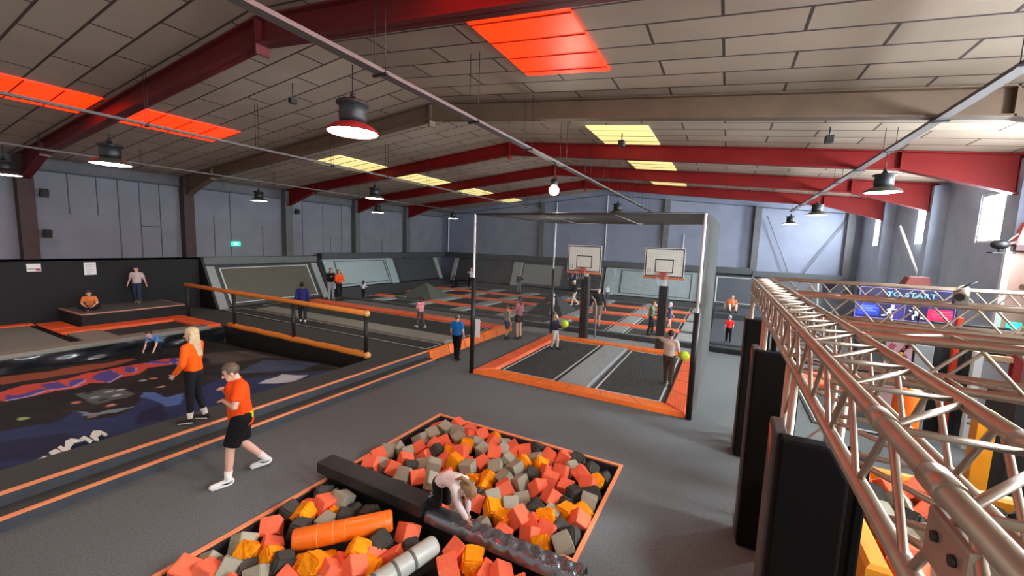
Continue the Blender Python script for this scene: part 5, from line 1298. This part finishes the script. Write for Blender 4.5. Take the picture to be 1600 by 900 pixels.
# children on the left
person('child in a blue t-shirt crouching on the airbag edge behind the blond woman', -14.3, 5.35, .10, 1.25, -60,
       P_(pel=(0, -.1, .38), wst=(0, .0, .52), chs=(0, .18, .66), nck=(0, .28, .74), head=(0, .38, .86), lsh=(-.17, .2, .72), rsh=(.17, .2, .72), lel=(-.2, .3, .46), rel=(.2, .3, .46), lwr=(-.2, .42, .24), rwr=(.2, .42, .24), lhp=(-.09, -.08, .36), rhp=(.09, -.08, .36), lkn=(-.16, .26, .44), rkn=(.16, .26, .44), lan=(-.13, .02, .09), ran=(.13, .02, .09), lto=(-.15, .17, .035), rto=(.15, .17, .035)), shirt=(92, 130, 184), legs=(36, 38, 48), hair=(58, 44, 34), det=1, hp=30)
person('child in orange sitting cross-legged on the raised black box', -19.4, 5.45, .79, 1.35, -20,
       P_(pel=(0, 0, .14), wst=(0, .04, .28), chs=(0, .12, .48), nck=(0, .17, .60), head=(0, .26, .76), lsh=(-.17, .12, .57), rsh=(.17, .12, .57), lel=(-.25, .16, .32), rel=(.25, .16, .32), lwr=(-.12, .36, .20), rwr=(.12, .38, .20), lhp=(-.1, .02, .12), rhp=(.1, .02, .12), lkn=(-.30, .30, .16), rkn=(.30, .30, .16), lan=(.05, .42, .06), ran=(-.05, .34, .08), lto=(.16, .46, .05), rto=(-.16, .40, .05)), shirt=(228, 130, 70), legs=(34, 28, 32), hair=(70, 46, 34), det=1, hp=25)
person('boy in a white t-shirt and jeans standing on the raised black box', -20.1, 7.0, .79, 1.42, -40,
       P_(STEP, lel=(-.28, -.02, 1.16), lwr=(-.38, .08, .94), rel=(.27, -.02, 1.16), rwr=(.33, .04, .94)), shirt=(212, 196, 190), legs=(52, 62, 84), hair=(56, 40, 32), shoes=(150, 130, 120), det=1, hp=20, build=1.1)
person('boy in a navy sweater on the tumbling lane behind the orange rail', -14.1, 9.75, P, 1.52, 140, P_(STEP), shirt=(44, 44, 104), sleeve='long', legs=(44, 46, 42), hair=(24, 20, 18), skin='brown', shoes=(210, 206, 200), det=1)
person('woman in a black jacket and light jeans beside the woman in orange', -18.28, 14.28, P, 1.63, -25, P_(rel=(.2, .14, 1.16), rwr=(.06, .26, 1.28)), shirt=(30, 28, 34), sleeve='long', legs=(168, 176, 188), hair=(28, 22, 20), hairkind='bob', shoes=(206, 204, 200), det=1)
person('woman in an orange top and black leggings standing at the orange strip end', -17.75, 14.35, P, 1.58, -10, P_(lel=(-.24, .1, 1.14), lwr=(-.05, .26, 1.14), rel=(.24, .1, 1.14), rwr=(.05, .24, 1.10)), shirt=(244, 92, 34), sleeve='long', legs=(30, 28, 32), legkind='tight', hair=(74, 40, 26), hairkind='long', skin='fair', det=1, hy=-20)
person('small child in a white top among the left court trampolines', -18.35, 16.5, .19, .98, 120, P_(STEP, lel=(-.27, .0, 1.2), lwr=(-.36, .1, 1.14), rel=(.27, 0, 1.2), rwr=(.36, .1, 1.14)), shirt=(222, 222, 224), sleeve='long', legs=(34, 34, 38), hair=(30, 24, 22), hairkind='bob', det=0)
person('girl in a pink top and dark leggings running on the tumbling lane', -9.9, 11.6, P, 1.18, 165,
       P_(WALK, chs=(0, .06, 1.32), nck=(0, .08, 1.46), head=(0, .13, 1.62), lel=(-.2, .12, 1.14), lwr=(-.1, .28, 1.2), rel=(.22, .1, 1.15), rwr=(.12, .28, 1.2)), shirt=(232, 150, 150), sleeve='long', legs=(84, 84, 88), legkind='tight', shoes=(224, 222, 218), hair=(66, 48, 36), hairkind='pony', det=1, hp=10)
person('boy in a bright blue t-shirt and black trousers, seen from behind near the cage', -7.05, 9.92, 0, 1.42, 100, P_(STEP, rel=(.25, .0, 1.14), rwr=(.27, .06, .9)), shirt=(34, 120, 196), legs=(24, 22, 24), hair=(104, 84, 62), shoes=(26, 24, 24), det=1, build=1.1)
person('boy in a pale grey-green t-shirt and blue shorts at the lane end pad', -7.1, 13.2, 0, 1.30, 60, P_(STEP, lel=(-.27, -.02, 1.16), lwr=(-.36, .06, .95)), shirt=(150, 144, 118), legs=(62, 76, 110), legkind='short', hair=(92, 68, 50), sock=(50, 50, 54), det=1)
person('tall girl in a pink top and black shorts standing left of the cage', -6.75, 13.5, 0, 1.62, 170, P_(lel=(-.2, .12, 1.14), lwr=(-.08, .28, 1.26), rel=(.22, .02, 1.13), rwr=(.2, .16, 1.0)), shirt=(176, 106, 116), legs=(36, 30, 34), legkind='skirt', hair=(60, 36, 28), hairkind='bob', sock=None, shoes=(40, 38, 40), det=1)
# court players with balls
person('child in a navy top and white trousers carrying a ball on the left basketball bed', -4.98, 12.75, .035, 1.22, -10, P_(STEP, chs=(0, .03, 1.32), rel=(.22, .08, 1.15), rwr=(.14, .30, 1.12), lel=(-.22, .08, 1.15), lwr=(-.12, .30, 1.12)), shirt=(44, 38, 70), sleeve='long', legs=(196, 186, 172), hair=(176, 150, 112), hairkind='bob', shoes=(34, 34, 38), det=1, hy=10)
person('boy in a patterned cream t-shirt throwing on the right basketball bed', -1.12, 11.1, .035, 1.46, 85, P_(STEP, lel=(-.36, .22, 1.44), lwr=(-.58, .34, 1.40), rel=(.26, .02, 1.14), rwr=(.24, .2, 1.0)), shirt=(214, 198, 176), legs=(74, 54, 38), legkind='long', hair=(36, 28, 24), shoes=(30, 28, 28), det=1, build=1.1)
def ball(x, y, z, r, label):
    t = thing('play_ball', label, 'ball', (x, y, z)); m = MB(); m.ball((0, 0, 0), r, 20, 14); m.build('ball_skin', mat('lime_ball', (206, 232, 40), .5, noise=.04, nscale=12), t)
    m = MB(); m.lathe([(.022, r * .985), (.018, r * 1.01), (0, r * 1.012)], n=10); m.build('valve', mat('ball_valve', (150, 170, 40), .6), t)
ball(-4.62, 12.66, .98, .13, 'lime ball held by the child in navy under the left hoop')
ball(-.78, 11.32, .82, .13, 'lime ball at the side of the boy in the cream t-shirt')
# people on the far court
person('person in a dark top and white trousers mid-stride before the black pyramid', -7.5, 22.0, .19, 1.45, -150, P_(WALK, chs=(0, .08, 1.32), head=(0, .1, 1.63)), shirt=(50, 56, 60), sleeve='long', legs=(206, 200, 184), hair=(206, 200, 190), shoes=(200, 196, 186), det=0)
person('child in a purple top jumping near the gable wall behind the left hoop', -9.0, 25.4, .75, 1.25, -120, P_(lel=(-.27, .0, 1.2), lwr=(-.34, .1, 1.3), lkn=(-.12, .2, .58), lan=(-.14, .02, .24), lto=(-.15, .14, .15)), shirt=(96, 88, 138), legs=(30, 30, 36), hair=(110, 60, 46), sleeve='short', det=0, ground=False)
person('man in a dark jacket half hidden by the left basketball post', -4.62, 16.6, .19, 1.70, -90, P_(STEP, lel=(-.3, 0, 1.14), lwr=(-.34, .06, .9), rel=(.3, 0, 1.14), rwr=(.34, .06, .9)), shirt=(54, 52, 54), sleeve='long', legs=(150, 128, 112), legkind='short', hair=(46, 38, 34), det=0, build=1.15)
person('child in white behind the far left cage post', -7.15, 17.85, .19, 1.12, -170, P_(WALK, lel=(-.24, .14, 1.16), lwr=(-.2, .32, 1.06)), shirt=(206, 204, 204), legs=(150, 148, 148), hair=(210, 206, 200), det=0)
person('boy in a green t-shirt and black trousers left of the right basketball post', -2.45, 16.5, .19, 1.36, 10, P_(STEP, chs=(0, .06, 1.32), head=(0, .1, 1.62), rel=(.24, .1, 1.16), rwr=(.2, .3, 1.16), lel=(-.28, -.1, 1.18), lwr=(-.3, -.1, .98)), shirt=(104, 136, 104), legs=(26, 24, 28), hair=(136, 92, 58), det=0)
person('girl in a blue-grey dress moving right of the right basketball post', -1.95, 18.2, .19, 1.16, 20, P_(STEP, rel=(.3, .0, 1.2), rwr=(.45, .1, 1.0)), shirt=(88, 96, 136), legs=(80, 88, 128), legkind='skirt', hair=(190, 186, 196), hairkind='bob', det=0, hem=.12)
person('small child in white sitting at the back of the court before the grey panel', -6.5, 25.3, .24, .95, -90, P_(STEP), shirt=(226, 228, 232), legs=(90, 94, 96), hair=(70, 76, 76), det=0)
person('person in grey leaning on the gable wall panel left of the cage post', -12.7, 25.2, .19, 1.35, -60, P_(chs=(0, -.06, 1.30), nck=(0, -.08, 1.44), head=(0, -.1, 1.61), lel=(-.3, .1, 1.24), lwr=(-.36, .25, 1.36)), shirt=(62, 62, 60), sleeve='long', legs=(104, 104, 102), hair=(44, 42, 40), det=0)
person('child in black and white climbing by the near left cage post top pad', -16.6, 25.0, .19, 1.5, 150, P_(WALK, lel=(-.26, .16, 1.36), lwr=(-.2, .36, 1.4)), shirt=(186, 184, 180), legs=(22, 22, 24), hair=(196, 190, 184), det=0)
person('child in dark clothes scrambling up the far left wall corner', -17.9, 25.0, .19, 1.25, 160, P_(pel=(0, 0, .8), chs=(0, .26, 1.05), wst=(0, .1, .92), nck=(0, .36, 1.12), head=(0, .46, 1.24), lsh=(-.17, .28, 1.12), rsh=(.17, .28, 1.12), lel=(-.24, .4, .9), rel=(.24, .4, .9), lwr=(-.24, .6, .8), rwr=(.24, .6, .8), lhp=(-.09, 0, .78), rhp=(.09, 0, .78)), shirt=(60, 58, 56), sleeve='long', legs=(30, 30, 34), hair=(120, 110, 96), det=0)
person('person in an orange t-shirt sitting on the raised dark mat right of the cage', .38, 23.6, .5, 1.62, -80,
       P_(pel=(0, 0, .15), wst=(0, .03, .29), chs=(0, .12, .52), nck=(0, .16, .66), head=(0, .22, .83), lsh=(-.18, .12, .62), rsh=(.18, .12, .62), lel=(-.30, -.02, .38), rel=(.30, -.02, .38), lwr=(-.36, -.14, .16), rwr=(.34, .1, .2), lhp=(-.1, .02, .13), rhp=(.1, .02, .13), lkn=(-.16, .40, .42), rkn=(.16, .40, .42), lan=(-.14, .62, .09), ran=(.14, .62, .09), lto=(-.15, .77, .035), rto=(.15, .77, .035)), shirt=(226, 130, 92), legs=(206, 180, 162), legkind='short', hair=(30, 26, 26), det=1)
person('small child in a red t-shirt and grey cap on the dark mat, seen from behind', .28, 16.7, .25, 1.0, 95, P_(STEP), shirt=(222, 48, 48), legs=(28, 28, 32), hair=(150, 152, 150), det=1)
# child crawling on the beam
person('blond girl in a white top crawling along the black beam in the foam pit', -2.98, 3.92, .165, 1.28, -6,
       P_(pel=(0, 0, .50), wst=(0, .14, .60), chs=(0, .38, .62), nck=(0, .50, .58), head=(0, .63, .52), lsh=(-.15, .42, .60), rsh=(.15, .42, .60), lel=(-.14, .50, .32), rel=(.13, .52, .32), lwr=(-.08, .56, .09), rwr=(.07, .66, .09), lhp=(-.09, -.01, .47), rhp=(.09, -.01, .47), lkn=(-.10, .06, .07), rkn=(.09, .02, .07), lan=(-.09, -.36, .07), ran=(.09, -.40, .07), lto=(-.09, -.52, .05), rto=(.09, -.55, .05)), shirt=(226, 214, 210), sleeve='long', legs=(26, 25, 28), legkind='tight', hair=(150, 120, 84), hairkind='pony', shoes=(32, 32, 34), det=2, hp=60, curl=.2)
# ================================================================ camera, world, view
cam = bpy.data.cameras.new('camera'); co = bpy.data.objects.new('camera', cam); COL.objects.link(co)
cam.sensor_fit = 'HORIZONTAL'; cam.sensor_width = 36.0; cam.lens = 632.397 / 1600 * 36.0
cam.clip_start = 0.05; cam.clip_end = 200
Rm = Matrix(((0.88264503, -0.08197035, 0.46283756), (0.46875278, 0.08067555, -0.87963759), (0.03476453, 0.99336414, 0.10963171)))
co.matrix_world = Matrix.Translation((0, 0, 3.6)) @ Rm.to_4x4()
SC.camera = co
w = bpy.data.worlds.new('world'); SC.world = w; w.use_nodes = True
bg = w.node_tree.nodes['Background']; bg.inputs['Color'].default_value = (1.0, 0.99, 0.95, 1); bg.inputs['Strength'].default_value = 0.45
SC.view_settings.view_transform = 'Standard'; SC.view_settings.look = 'None'
SC.view_settings.gamma = 1.0; SC.view_settings.use_curve_mapping = False
SC.view_settings.exposure = 0.5
